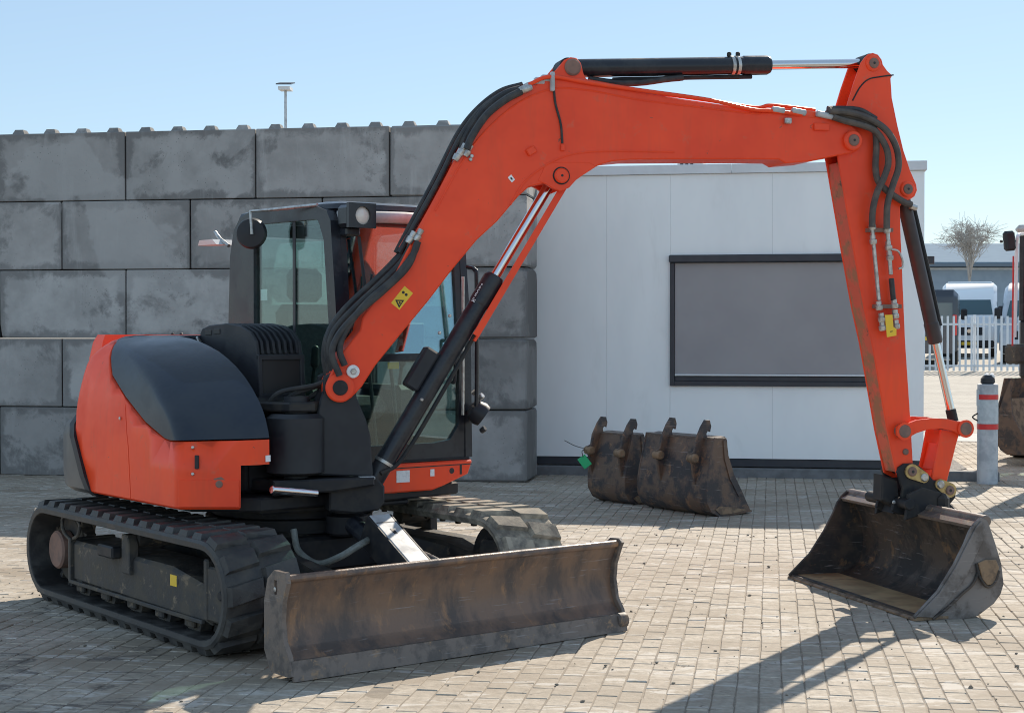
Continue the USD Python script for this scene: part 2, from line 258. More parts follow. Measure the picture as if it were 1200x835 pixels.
def rim_extra(n, l):
    n.update({'uv': ('attribute', {'attribute': 'st'}), 'sx': ('separate_xyz', {}), 'px_': ('math', {'math_type': 'pingpong', 'value2': .8}), 'pz_': ('math', {'math_type': 'pingpong', 'value2': .4}), 'mn': ('math', {'math_type': 'minimum'}), 'nr': ('noise_texture', {'scale': 3.2, 'detail': 9., 'roughness': .68, 'distortion': .5}),
              'nm': ('math', {'math_type': 'multiply_add', 'value2': .42, 'value3': -.21}), 'as': ('math', {'math_type': 'add'}), 'rr2': ('map_range', {'range_type': 'smoothstep', 'from_min': .03, 'from_max': .11, 'to_min': .8, 'to_max': .0, 'clamp': True}), 'xr': ('mix_color', {'b': (.145, .14, .136)}), 'nh': ('voronoi_texture', {'scale': 26., 'randomness': 1.0}), 'rh': ('map_range', {'from_min': .10, 'from_max': .16, 'to_min': .75, 'to_max': 0., 'clamp': True}), 'nk': ('noise_texture', {'scale': 2.2, 'detail': 3.}), 'rk': ('map_range', {'from_min': .52, 'from_max': .60, 'clamp': True}), 'hk': ('math', {'math_type': 'multiply'}), 'xh': ('mix_color', {'b': (.07, .068, .066)}),
              'np': ('noise_texture', {'scale': .75, 'detail': 6., 'roughness': .5, 'distortion': .35}), 'rp': ('map_range', {'from_min': .575, 'from_max': .592, 'to_max': .6, 'clamp': True}), 'xp': ('mix_color', {'b': (.36, .352, .342)}),
              'mv': ('mapping', {'scale': (5., 5., .8)}), 'nv': ('noise_texture', {'scale': 1.0, 'detail': 6., 'roughness': .7}), 'rv': ('map_range', {'from_min': .56, 'from_max': .72, 'to_max': .45, 'clamp': True}), 'xv': ('mix_color', {'b': (.40, .39, .38)})})
    l[:] = [x for x in l if x[1] != 'h.color'] + [('uv.vector', 'sx.vector'), ('sx.x', 'px_.value1'), ('sx.y', 'pz_.value1'), ('px_.value', 'mn.value1'), ('pz_.value', 'mn.value2'), ('g.position', 'nr.vector'), ('nr.fac', 'nm.value1'), ('mn.value', 'as.value1'), ('nm.value', 'as.value2'), ('as.value', 'rr2.value'), ('rr2.result', 'xr.fac'),
              ('x3.result', 'xr.a'), ('g.position', 'mv.vector'), ('mv.vector', 'nv.vector'), ('nv.fac', 'rv.value'), ('rv.result', 'xv.fac'), ('xr.result', 'xv.a'), ('g.position', 'np.vector'), ('np.fac', 'rp.value'), ('rp.result', 'xp.fac'), ('xv.result', 'xp.a'), ('g.position', 'nh.vector'), ('nh.distance', 'rh.value'), ('g.position', 'nk.vector'), ('nk.fac', 'rk.value'), ('rh.result', 'hk.value1'), ('rk.result', 'hk.value2'), ('hk.value', 'xh.fac'), ('xp.result', 'xh.a'), ('xh.result', 'h.color')]
block_mat = mat('concrete_block', (.235, .226, .217), (.315, .303, .292), rough=.86, rough2=.92, scale=1.7, detail=10, lo=.40, hi=.62, bump=.4, bscale=26, dist=.007, rnd=.28, c3=(.165, .16, .155), s3=1.6, lo3=.55, hi3=.63, extra=rim_extra)
block_pale = mat('pale_concrete_block', (.28, .272, .262), (.37, .36, .348), rough=.86, scale=1.9, detail=10, lo=.40, hi=.60, bump=.35, bscale=26, dist=.006, rnd=.10, c3=(.16, .156, .152), s3=1.5, lo3=.54, hi3=.64, extra=rim_extra)
def pane(name, tint, gloss, f0, amount):
    n = {'lw': ('layer_weight', {}), 'pw': ('math', {'math_type': 'power', 'value2': 5.0}), 'fm': ('math', {'math_type': 'multiply_add', 'value2': amount, 'value3': f0, 'use_clamp': True}),
         't': ('transparent_bsdf', {'color': tint}), 'gl': ('glossy_bsdf', {'color': gloss, 'roughness': .012}), 'x': ('mix_closure', {})}
    return usdkit.material(stage, '/World/Looks/' + name, n, [('lw.facing', 'pw.value1'), ('pw.value', 'fm.value1'), ('fm.value', 'x.fac'), ('t.BSDF', 'x.closure1'), ('gl.BSDF', 'x.closure2')], surface='x.closure')
glass = pane('cab_glass', (.80, .91, .88), (.85, .95, 1), .10, .8); glass2 = pane('front_glass', (.70, .90, .88), (.72, .90, 1.0), .30, .7)
tinted = mat('dark_vehicle_glass', (.045, .085, .10), None, rough=.08, coat=.3)
van_white = mat('white_van_paint', (.76, .78, .80), None, rough=.25, coat=.5)
van_silver = mat('silver_van_paint', (.50, .52, .55), (.46, .48, .51), rough=.28, coat=.5, metal=.3, scale=5)
van_dark = mat('dark_van_paint', (.02, .025, .035), None, rough=.25, coat=.5)
tyre_mat = mat('tyre_rubber', (.02, .02, .02), None, rough=.85)
tail_red = mat('tail_lamp_red', (.55, .02, .02), None, rough=.2, coat=.5)
fence_mat = mat('white_fence_paint', (.68, .70, .72), None, rough=.5)
ware_wall = mat('warehouse_cladding', (.29, .345, .40), (.26, .315, .37), rough=.6, scale=2)
ware_roof = mat('warehouse_roof_sheet', (.23, .30, .37), (.21, .275, .345), rough=.95, spec=.02, scale=1)
bark = mat('grey_bark', (.42, .39, .36), (.34, .31, .28), rough=.9, scale=8)
kerb_mat = mat('pale_kerb_concrete', (.50, .48, .45), (.38, .365, .34), rough=.85, scale=5, bump=.2, bscale=50, dist=.004)
gravel_mat = mat('grey_gravel', (.20, .19, .18), (.34, .32, .30), rough=.95, scale=35, detail=3, bump=.8, bscale=45, dist=.03)

# paving: each brick its own tone, with dirt, scuffs and mud lying over the yard
def paving(name, bed=False):
    n = {'g': ('geometry', {}), 'p': ('principled_bsdf', {'roughness': .82, 'specular_ior_level': .35}), 'o': ('object_info', {}), 'ad': ('math', {'math_type': 'add'}), 'fr': ('math', {'math_type': 'fraction'}),
         'tone': ('rgb_ramp', {'ramp': [(0, (.40, .345, .278)), (.25, (.43, .375, .306)), (.5, (.405, .35, .283)), (.75, (.445, .39, .32)), (1, (.415, .36, .29))]}),
         'n1': ('noise_texture', {'scale': 22., 'detail': 7., 'roughness': .65}), 'r1': ('map_range', {'from_min': .35, 'from_max': .7, 'to_min': .74, 'to_max': 1.20, 'clamp': True}), 
         'ma': ('mapping', {'scale': (.55, 1.0, 1), 'rotation': (0, 0, -.5)}), 'n2': ('noise_texture', {'scale': 1.05, 'detail': 9., 'roughness': .66, 'distortion': .6}), 'r2': ('map_range', {'from_min': .44, 'from_max': .60, 'to_max': .85, 'clamp': True}), 'x2': ('mix_color', {'b': (.275, .225, .17)}),
         'mb': ('mapping', {'scale': (.9, 2.6, 1), 'rotation': (0, 0, .35)}), 'n3': ('noise_texture', {'scale': 2.6, 'detail': 9., 'roughness': .7, 'distortion': .9}), 'r3': ('map_range', {'from_min': .545, 'from_max': .60, 'to_max': .65, 'clamp': True}), 'x3': ('mix_color', {'b': (.56, .525, .475)}),
         'n4': ('noise_texture', {'scale': 3.3, 'detail': 8., 'roughness': .7, 'distortion': 1.4}), 'vd': ('vector_math', {'math_type': 'distance', 'vector2': (-2.5, 7.4, 0)}), 'rd': ('map_range', {'from_min': .3, 'from_max': 2.6, 'to_min': .10, 'to_max': -.02, 'clamp': True}), 'a4': ('math', {'math_type': 'add'}),
         'r4': ('map_range', {'from_min': .625, 'from_max': .69, 'to_max': .8, 'clamp': True}), 'x4': ('mix_color', {'b': (.105, .09, .078)}),
         'n5': ('noise_texture', {'scale': 9., 'detail': 5., 'roughness': .6, 'distortion': 2.0}), 'r5': ('map_range', {'from_min': .645, 'from_max': .69, 'to_max': .75, 'clamp': True}), 'x5': ('mix_color', {'b': (.15, .125, .10)}),
         'nb': ('noise_texture', {'scale': 75., 'detail': 6., 'roughness': .65}), 'b': ('bump', {'strength': .5, 'distance': .004})}
    n['m1'] = ('mix_color', {'blend_type': 'multiply', 'fac': 1.0})
    l = [('o.random', 'ad.value1'), ('g.random_per_island', 'ad.value2'), ('ad.value', 'fr.value1'), ('fr.value', 'tone.fac'), ('g.position', 'n1.vector'), ('n1.fac', 'r1.value'), ('tone.color', 'm1.a'), ('r1.result', 'm1.b'),
         ('g.position', 'ma.vector'), ('ma.vector', 'n2.vector'), ('n2.fac', 'r2.value'), ('r2.result', 'x2.fac'), ('m1.result', 'x2.a'), ('g.position', 'mb.vector'), ('mb.vector', 'n3.vector'), ('n3.fac', 'r3.value'), ('r3.result', 'x3.fac'), ('x2.result', 'x3.a'),
         ('ma.vector', 'n4.vector'), ('g.position', 'vd.vector1'), ('vd.value', 'rd.value'), ('n4.fac', 'a4.value1'), ('rd.result', 'a4.value2'), ('a4.value', 'r4.value'), ('r4.result', 'x4.fac'), ('x3.result', 'x4.a'), ('g.position', 'n5.vector'), ('n5.fac', 'r5.value'), ('r5.result', 'x5.fac'), ('x4.result', 'x5.a'), ('x5.result', 'p.base_color'), ('g.position', 'nb.vector'), ('nb.fac', 'b.height'), ('b.normal', 'p.normal')]
    if bed: n['tone'] = ('rgb_ramp', {'ramp': [(0, (.25, .212, .168)), (1, (.25, .212, .168))]}); n['x3'] = ('mix_color', {'b': (.20, .175, .15)})
    return usdkit.material(stage, '/World/Looks/' + name, n, l, surface='p.BSDF')
paver_mat, bed_mat = paving('concrete_paver'), paving('jointing_sand', True)
def road_extra(n, l):
    n['mp'] = ('mapping', {'rotation': (0, 0, .75)}); n['bt'] = ('brick_texture', {'scale': 1.0, 'brick_width': .21, 'row_height': .105, 'mortar_size': .006, 'color1': (1, 1, 1), 'color2': (.86, .86, .86), 'mortar': (.5, .48, .45)})
    n['mm'] = ('mix_color', {'blend_type': 'multiply', 'fac': 1.0})
    l[:] = [x for x in l if x[1] != 'p.base_color'] + [('g.position', 'mp.vector'), ('mp.vector', 'bt.vector'), ('bt.color', 'mm.b'), ('x3.result', 'mm.a'), ('mm.result', 'p.base_color')]
road_mat = mat('far_brick_road', (.40, .37, .32), (.34, .31, .27), rough=.85, scale=1.2, c3=(.27, .25, .22), s3=.5, lo3=.55, hi3=.7, extra=road_extra)

exec_parts = []
# ================================================================ SETTING
# ---- ground: bed of the paving in the yard, brick road beyond, rising gently to the street
def bed_height(x, y): return np.minimum(-.0040, -.0105 + .0050 * np.clip((meshkit.fbm(np.stack([x * .55, y * .55, np.zeros_like(x)], -1), 4, 3) - .44) * 6, 0, 1) + .0042 * np.exp(-((x + 2.6) ** 2 / 8 + (y - 8.0) ** 2 / 10)))
gx, gy = np.meshgrid(np.linspace(-16, 22, 230), np.linspace(-6, 25.2, 190)); gz = bed_height(gx, gy)
def grid_faces(nx, ny):
    i = np.arange(ny * nx).reshape(ny, nx); return np.vstack([np.c_[i[:-1, :-1].ravel(), i[:-1, 1:].ravel(), i[1:, 1:].ravel()], np.c_[i[:-1, :-1].ravel(), i[1:, 1:].ravel(), i[1:, :-1].ravel()]])
yard = Thing('yard_paving', 'pale grey concrete brick paving of the yard under the excavator', 'paving', kind='structure')
yard.add('sand_bed', TM(np.c_[gx.ravel(), gy.ravel(), gz.ravel()], grid_faces(230, 190)), bed_mat, smooth=True)
PW, PLN, PH = .105, .2105, .05
def paver(cx, cy, w, d, r):
    h = A([w / 2 - .0014, d / 2 - .0014]); e = .0045; t = r.normal(0, .0055, 2); z0 = r.normal(0, .0012) - .001; a = r.normal(0, .010); o = r.normal(0, .0014, 2); h = h - np.abs(r.normal(0, .0010, 2))
    v = []
    for q, z in ((h, -PH), (h, -e), (h - e, 0)):
        for s in ((-1, -1), (1, -1), (1, 1), (-1, 1)):
            x, y = q * s; zz = z + z0 + (t[0] * x + t[1] * y) * (z > -PH); x, y = x - a * y + o[0], y + a * x + o[1]
            p = (cx + x) * U + (cy + y) * V; v.append((p[0], p[1], zz))
    return v
PF = [(8, 9, 10), (8, 10, 11)]
for k in (0, 4):
    for i in range(4): j = (i + 1) % 4; PF += [(k + i, k + j, k + 4 + j), (k + i, k + 4 + j, k + 4 + i)]
PF = A(PF); items = []
rp = np.random.default_rng(11)
for i in range(-130, 175):
    for j in range(5, 122):
        cx, cy = i * PW, j * PLN + (PLN / 2 if i % 2 else 0) + .02 * math.sin(i * 1.7)
        p = cx * U + cy * V
        if not (4.2 < p[1] < 24.5) or abs(p[0]) > .42 * p[1] + 2.0: continue
        w = (p - WALL0); b = p - BLD0
        if w @ V > .02 and w @ U < .05: continue
        if b @ V > -.02 and b @ U < 2.46 and b @ U > -9: continue
        d = math.hypot(p[0], p[1]); seen = abs(p[0]) < .322 * p[1] and p[1] > 6.95
        covered = False
        a_, l_, _ = hloc(p)
        if -1.5 < a_ < 1.9 and -1.15 < l_ < 1.15: covered = True
        items.append((d if (seen and not covered) else 1e3 + d, cx, cy))
items.sort()
far = []
for k, (d, cx, cy) in enumerate(items):
    v = paver(cx, cy, PW, PLN, rp)
    if k < 300: yard.add('paver', TM(v, PF), paver_mat, smooth=False)
    else: far.append(v)
yard.add('smaller_pavers', TM(np.vstack(far), (PF[None] + 12 * np.arange(len(far))[:, None, None]).reshape(-1, 3)), paver_mat, smooth=False, kind='stuff')
prof = [(-60, -.05), (-6, -.012), (24, -.012), (27, .0), (31, .10), (40, .38), (46, .56), (52, .68), (58, .84), (75, 1.1), (140, 1.2), (700, 1.4)]
xs = A([-600, -60, -20, 0, 20, 60, 600.])
gv = A([(x, y, z - (.0 if y > 26 else .06)) for y, z in prof for x in xs]); single('ground', TM(gv, grid_faces(len(xs), len(prof))), road_mat, 'beige brick ground running from the yard to the street fence', 'ground', kind='structure', smooth=False)
# pale strip across the exit and the gravel beside the building
strip = [BLD0 + u * U + v * V for u, v in ((2.55, 6.6), (16, 6.6), (16, 8.6), (2.55, 8.6))]
single('pale_strip', prism([(p[0], p[1]) for p in strip], -.01, .008, pl='xy'), kerb_mat, 'pale concrete strip crossing the paving beyond the bollard', 'concrete strip', kind='structure')
gr = [BLD0 + u * U + v * V for u, v in ((2.43, .3), (3.05, 1.5), (3.05, 6.5), (2.43, 6.5))]
single('gravel_bed', prism([(p[0], p[1]) for p in gr], -.02, .012, pl='xy'), gravel_mat, 'grey gravel bed along the side of the white building', 'gravel', kind='stuff')
single('kerb', cb((2.43, -.12, -.03), (3.22, .10, .105), .012, frame(BLD0, U, V)), plinth_mat, 'dark grey concrete kerb between the building corner and the bollard', 'kerb')

# loose grit and crumbs of earth on the paving
rg_ = np.random.default_rng(21); grit = []
for k in range(420):
    x, y = rg_.uniform(-3.2, 4.2), rg_.uniform(6.9, 13.5); r_ = abs(rg_.normal(0, .006)) + .003; m_ = trimesh.creation.icosphere(0); m_.vertices = m_.vertices * r_ * rg_.uniform(.5, 1.2, (12, 1)) * A([1, 1, .6]) + A([x, y, r_ * .3]); grit.append(m_)
single('grit', cat(*grit), mat('grit_stone', (.16, .135, .11), (.30, .26, .21), rough=.9, scale=20), 'loose grit and crumbs of earth scattered over the paving', 'grit', kind='stuff', smooth=False)

# ---- wall of stacked concrete blocks
wall = Thing('block_wall', 'high grey wall of five courses of stacked concrete blocks behind the excavator', 'wall', WALL0, math.atan2(U[1], U[0]))
WM = frame(WALL0, U, V)
BW, BH, BD = 1.573, .8, .8
rb = random.Random(3)
def cast_block(lo, hi, ch):                             # every corner broken off a little differently, edges slightly worn
    lo, hi = A(lo), A(hi); c, h = (lo + hi) / 2, (hi - lo) / 2; p = []
    for s_ in np.ndindex(2, 2, 2):
        s_ = A(s_) * 2 - 1; chip = rb.uniform(.01, .045) if rb.random() < .22 else 0
        for k in range(3): q = h - ch * rb.uniform(.6, 1.4) - chip * rb.uniform(.3, 1); q[k] = h[k]; p.append(c + s_ * q)
    for k in range(3):                                  # along the edges
        for s1 in (-1, 1):
            for s2 in (-1, 1):
                for t in (-.6, -.2, .25, .65):
                    i, j_ = [x for x in range(3) if x != k]; d = ch * rb.uniform(.5, 1.6)
                    for a_, b_ in ((0, d), (d, 0)): q = np.zeros(3); q[k] = t * h[k]; q[i] = s1 * (h[i] - a_); q[j_] = s2 * (h[j_] - b_); p.append(c + q)
    return trimesh.convex.convex_hull(A(p))
for row in range(5):
    u = 0.0; edges = []
    first = BW if row % 2 == 0 else BW / 2
    while u > -12: w = first if u == 0 else BW; edges.append((u - w, u)); u -= w
    for k, (u0, u1) in enumerate(edges):
        j = random.uniform(-.006, .006); g = .008
        m = cast_block((u0 + g, j, row * BH + (.002 if row == 0 else .007)), (u1 - g, j + BD, row * BH + BH - .004), .008 if u1 != 0 else .024)
        ms = [m]
        if row == 4 and u1 > -10:
            n = 4
            for q in range(n):
                c = u0 + (u1 - u0) * (q + .5) / n
                for y in (.13, .55):
                    b = [(c + sx * .088, j + y + .13 + sy * .088 - .08, row * BH + BH - .02) for sx in (-1, 1) for sy in (-1, 1)]; t = [(c + sx * .05, j + y + .13 + sy * .05 - .08, row * BH + BH + .062) for sx in (-1, 1) for sy in (-1, 1)]
                    ms.append(hull(b + t))
        pale = (row, k) in ((2, 2), (4, 2), (3, 1), (1, 3), (0, 1), (2, 3))
        mm_ = cat(*ms); bpth = wall.add('concrete_block', tf(mm_, WM), block_pale if pale else block_mat, smooth=False)
        st_ = np.c_[(mm_.vertices[:, 0] - u0) / (u1 - u0) * 1.6 if u1 - u0 > 1 else mm_.vertices[:, 0] - u0, mm_.vertices[:, 2] - row * BH]
        UsdGeom.PrimvarsAPI(stage.GetPrimAtPath(bpth)).CreatePrimvar('st', Sdf.ValueTypeNames.TexCoord2fArray, 'vertex').Set([Gf.Vec2f(float(a), float(b)) for a, b in st_])

# ---- white building
GB = frame(BLD0, U, V)
bld = Thing('white_building', 'low white panelled site building with a large screened window', 'building', BLD0, math.atan2(U[1], U[0]))
seams = [-7.0, -5.6, -4.15, -2.7, -1.217, -.475, .702, 2.4]
wx0, wx1, wz0, wz1 = -.475, 2.06, 1.05, 2.565
def panel(u0, u1):
    g = .0008; sh = sbox(u0 + g, .213, u1 - g, 3.505)
    if u1 > wx0 and u0 < wx1: sh = sh.difference(sbox(wx0 + .02, wz0 + .02, wx1 - .02, wz1 - .02))
    return sheet(sh, 0, .06, GB)
for u0, u1 in zip(seams[:-1], seams[1:]): bld.add('wall_panel', panel(u0, u1), white_wall, smooth=False)
bld.add('side_wall', cb((2.34, .062, .213), (2.4, 6.0, 3.505), .003, GB), white_wall); bld.add('rear_wall', cb((-7, 5.95, .213), (2.338, 6.0, 3.505), .003, GB), white_wall)
bld.add('inner_lining', cb((-7, .075, .2), (2.33, .085, 3.5), .001, GB), dark_inside)
bld.add('roof', cb((-7, .03, 3.50), (2.36, 5.98, 3.55), .004, GB), trim_grey)
for u0, u1 in ((-7, -2.0), (-1.997, .228), (.231, 2.425)): bld.add('roof_trim', cb((u0, -.03, 3.508), (u1, .03, 3.615), .004, GB), trim_grey)
bld.add('roof_trim', cb((2.37, .033, 3.508), (2.425, 6.02, 3.615), .004, GB), trim_grey)
bld.add('base_strip', cb((-7, .012, .118), (2.39, .10, .210), .003, GB), anthracite); bld.add('base_strip', cb((2.33, .103, .118), (2.39, 5.9, .210), .003, GB), anthracite)
bld.add('plinth', cb((-7, -.05, -.03), (2.427, .2, .106), .01, GB), plinth_mat)
win = bld.add('window', cat(cb((wx0, -.035, wz0), (wx0 + .052, .05, wz1 - .088), .003, GB), cb((wx1 - .052, -.035, wz0), (wx1, .05, wz1 - .088), .003, GB), cb((wx0 + .052, -.035, wz0), (wx1 - .052, .05, wz0 + .055), .003, GB)), anthracite)
bld.add('screen_housing', cb((wx0 - .012, -.075, wz1 - .086), (wx1 + .012, .04, wz1 + .004), .012, GB), anthracite, win)
bld.add('screen_bar', cb((wx0 + .056, -.028, wz0 + .118), (wx1 - .056, -.008, wz0 + .138), .004, GB), trim_grey, win)
bld.add('screen_fabric', cb((wx0 + .056, -.016, wz0 + .139), (wx1 - .056, -.012, wz1 - .09), .001, GB), screen_mat, win)
bld.add('lower_rail', cb((wx0 + .056, -.01, wz0 + .057), (wx1 - .056, .03, wz0 + .112), .004, GB), anthracite, win)
bld.add('window_pane', cb((wx0 + .05, .045, wz0 + .05), (wx1 - .05, .05, wz1 - .06), .001, GB), tinted, win)
ac = Thing('roof_unit', 'grey boxy air unit with dark slots on the white building roof', 'air unit', BLD0 + A([0, 0, 3.6]), math.atan2(U[1], U[0]))
ac.add('casing', cb((-.43, .6, 3.552), (-.12, 1.3, 3.80), .01, GB), trim_grey)
for k in range(3): ac.add('slot', cb((-.395 + k * .06, .592, 3.60), (-.36 + k * .06, .602, 3.78), .001, GB), anthracite)
single('roof_vent', hull([(-.85, .5, 3.553), (-.55, .5, 3.553), (-.85, .75, 3.553), (-.55, .75, 3.553), (-.73, .6, 3.66), (-.67, .6, 3.66)], GB), trim_grey, 'small pointed vent cap on the white building roof', 'vent')
single('roof_hatch', cb((-.1, .5, 3.553), (.2, .9, 3.645), .02, GB), trim_grey, 'flat grey hatch on the roof beside the slotted air unit', 'hatch')
wl = Thing('wall_lamp', 'small black lamp on the corner of the white building', 'lamp', BLD0 + 2.4 * U + A([0, 0, 2.48]))
wl.add('bracket', cb((2.401, .25, 2.46), (2.45, .31, 2.54), .004, GB), anthracite); wl.add('housing', hull(np.vstack([np.c_[circ((2.49, .28), .05, 12), np.full(12, z)] for z in (2.455, 2.545)]), GB), anthracite)

# ---- street lamp behind the wall
lp = A([-5.01, 35.0, 0]); lamp = Thing('street_lamp', 'thin grey lamp post with a flat solar head above the block wall', 'street lamp', lp)
lamp.add('pole', lathe(lp, lp + A([0, 0, 7.1]), [(.05, 0), (.04, .5), (.03, 1)], 12), galv)
lamp.add('lamp_head', hull([lp + A([x, y, z]) for x in (-.13, .13) for y, z in ((-.25, 7.02), (.25, 7.05), (-.25, 7.09), (.25, 7.12))]), trim_grey)
lamp.add('solar_panel', hull([lp + A([x, y, z + d]) for x in (-.17, .17) for y, z in ((-.3, 7.12), (.3, 7.24)) for d in (0, .025)]), anthracite)

# ---- bollard
bp = gnd(1157, 566); bol = Thing('bollard', 'thick grey steel bollard with two red bands by the building corner', 'bollard', bp); r0 = .112
bol.add('post', lathe(bp + A([0, 0, -.1]), bp + A([0, 0, 1.10]), [(r0, 0), (r0, .994), (r0 - .008, 1)], 32), galv)
for z0, z1, m, nm in ((1.00, 1.005, red_band, 'x'), (.93, .985, red_band, 'red_band'), (.665, .925, white_band, 'white_band'), (.60, .66, red_band, 'red_band')):
    if nm != 'x': bol.add(nm, lathe(bp + A([0, 0, z0]), bp + A([0, 0, z1]), [(r0 + .001, 0), (r0 + .003, .01), (r0 + .003, .99), (r0 + .001, 1)], 32), m)
bol.add('cap', lathe(bp + A([0, 0, 1.10]), bp + A([0, 0, 1.2]), [(.06, 0), (.078, .15), (.075, .6), (.04, 1)], 20), black_matt)
for s in (-1, 1): bol.add('cap_strap', lathe(bp + A([.03 * s, -.02, 1.155]), bp + A([.03 * s + .03, .02, 1.215]), [(.02, 0), (.035, .5), (.015, 1)], 10), sticker_white)
bol.add('chain_hook', tube([bp + A([-r0 + .005, -.01, .78]), bp + A([-r0 - .06, -.02, .735]), bp + A([-r0 + .005, -.01, .69])], .008, 8), dark_steel)
bol.add('sticker', prism([(-.085, .86), (-.03, .86), (-.03, .97), (-.05, 1.03), (-.085, 1.04)], -.100, -.094, frame(bp, (.75, -.66, 0), (.66, .75, 0))), white_band)
# ---- street fence, parked vans, warehouse, bare tree
FY, FZ = 46.0, .56
fen = Thing('picket_fence', 'white steel picket fence between the yard and the street', 'fence', (14, FY, FZ))
x = 8.0
while x < 23: fen.add('picket', cb((x - .032, FY - .012, FZ + .02), (x + .032, FY + .012, FZ + 1.62), .006), fence_mat, smooth=False); x += .174
for z in (.17, 1.38): fen.add('rail', cb((8, FY + .0135, FZ + z - .03), (23, FY + .05, FZ + z + .03), .005), fence_mat)
for k, x in enumerate((8.9, 11.2, 13.5, 15.9, 18.3, 20.6)): fen.add('post', cb((x - .035, FY + .052, FZ - .3), (x + .035, FY + .12, FZ + 1.66), .01), fence_mat)
def van(name, label, pos, fwd, body, W=2.0, Hh=2.75, rear=False, roof=None):
    fwd = A([*fwd, 0.]) / np.linalg.norm(fwd); lf = A([-fwd[1], fwd[0], 0]); rz = math.atan2(fwd[1], fwd[0]); t = Thing(name, label, 'van', pos, rz); M = frame(pos, fwd, lf); h = W / 2; Lg = 5.6
    pf = [(0, .32), (.03, .72), (-.06, 1.12), (-.55, 1.40), (-.80, 1.52), (-1.25, 2.12), (-1.50, Hh - .3), (-1.95, Hh - .06), (-2.4, Hh), (-Lg + .2, Hh), (-Lg, Hh - .25), (-Lg, .38)]
    pts = []; low = [(x, z) for x, z in pf]
    t.add('body', prism(low, -h, h, M, 'xz', .13), body, smooth=40)
    if roof: t.add('roof_cap', cb((-Lg + .25, -h + .18, Hh - .012), (-2.3, h - .18, Hh + .05), .02, M), roof)
    slope = lambda z: -.80 - (z - 1.52) * .75
    t.add('windscreen', hull([(slope(z) + d + .006, y, z) for z, w in ((1.55, .84), (2.10, .76)) for y in (-w * h, w * h) for d in (0, .012)], M), tinted)
    for sgn in (-1, 1):
        y = sgn * h
        t.add('side_window', hull([(x, y + sgn * d, z) for x, z in ((-1.05, 1.58), (-1.30, 2.02), (-2.1, 2.02), (-2.15, 1.52)) for d in (.002, .008)], M), tinted)
        mp = t.add('door_mirror', cb((-1.0, y + sgn * .03, 1.48), (-.88, y + sgn * .24, 1.86), .04, M), black_matt)
        hl = t.add('headlight', hull([(x, sgn * yy, z) for x, yy, z in ((-.03, .62, .93), (.012, .60, .80), (-.10, .90, .95), (-.05, .90, .78), (-.28, .95, 1.15), (-.12, .70, 1.13))], M), lens_mat)
        t.add('rear_lamp', cb((-Lg - .02, sgn * (h - .16), .95), (-Lg + .1, sgn * (h - .02), 1.6), .02, M), tail_red)
        for xw in (-.95, -4.5):
            c = A(pos) + fwd * xw + lf * (y - sgn * .02) + A([0, 0, .34]); w = t.add('wheel', cyl(c - lf * sgn * .22, c + lf * sgn * .012, .34, 20, .03), tyre_mat); t.add('rim', cyl(c, c + lf * sgn * .02, .21, 14), zinc, w)
    g = t.add('grille', hull([(x, sy * .52, z) for x, z in ((-.045, 1.08), (.028, .80), (-.09, 1.07), (-.03, .80)) for sy in (-1, 1)], M), black_matt)
    t.add('badge', cyl(A(pos) + fwd * -.02 + A([0, 0, .95]), A(pos) + fwd * .022 + A([0, 0, .945]), .075, 14), chrome, g)
    t.add('bumper', cb((-.05, -h + .1, .34), (.06, h - .1, .62), .05, M), black_matt)
    t.add('number_plate', cb((.062, -.26, .44), (.07, .26, .55), .003, M), sticker_yellow)
    if rear:
        t.add('rear_window', hull([(-Lg - d, y, z) for y in (-h + .16, h - .16) for z in (1.25, Hh - .42) for d in (.003, .012)], M), tinted)
        t.add('rear_plate', cb((-Lg - .02, -.26, .8), (-Lg - .004, .26, .91), .003, M), sticker_yellow)
    return t
vd = A([.287, .958]); 
van('white_van', 'white high roof van facing the fence, between a dark van and a silver van', (16.5, 57.0, .82), -vd, van_white, 1.95, 2.75, roof=van_white)
van('dark_van', 'dark van with its rear to the fence, left of the white van', (13.1 + vd[0] * 5.6, 50.0 + vd[1] * 5.6, .66), vd, van_dark, 1.95, 2.40, rear=True)
van('silver_van', 'silver van facing the fence, right of the white van', (16.95, 51.6, .68), -vd + A([-.12, 0]), van_silver, 2.0, 2.72)
wh = Thing('warehouse', 'long blue grey warehouse with a sloping roof behind the parked vans', 'warehouse', (40, 100, 1.1))
for k in range(9): x0 = -10 + 12 * k; wh.add('wall_bay', cb((x0 + .03, 100, .8), (x0 + 11.97, 100.3, 5.85), .01), ware_wall)
wh.add('roof', hull([(x, y, z) for x in (-10, 98) for y, z in ((99.6, 6.13), (99.6, 6.2), (116, 8.22), (116, 8.3))]), ware_roof)
wh.add('gutter', cb((-10, 99.45, 5.90), (98, 99.98, 6.11), .02), mat('gutter_grey', (.13, .165, .20), None, rough=.6)); wh.add('trim_line', cb((-10, 99.9, 5.72), (98, 99.995, 5.86), .01), trim_grey)
wh.add('rear_wall', cb((-10, 115.6, .8), (98, 115.9, 8.1), .01), ware_wall); wh.add('roof_light', cb((40.2, 103, 6.6), (40.9, 104, 6.95), .1), trim_grey)
tp = A([24.9, 86, 1.1]); tree = Thing('bare_tree', 'bare leafless tree standing before the warehouse roof', 'tree', tp); rt = np.random.default_rng(5)
trunk, crown = [], []
def limb(p0, p1, r0, r1, bend, into):
    m_ = (p0 + p1) / 2 + rt.normal(0, bend, 3); into.append(tube([p0, (p0 + m_) / 2 + A([0, 0, bend * .4]), m_, p1], np.linspace(r0, r1, 4), 5, smooth=False)); return m_
CC, CR = tp + A([0, 0, 5.6]), A([1.95, 1.95, 1.55])
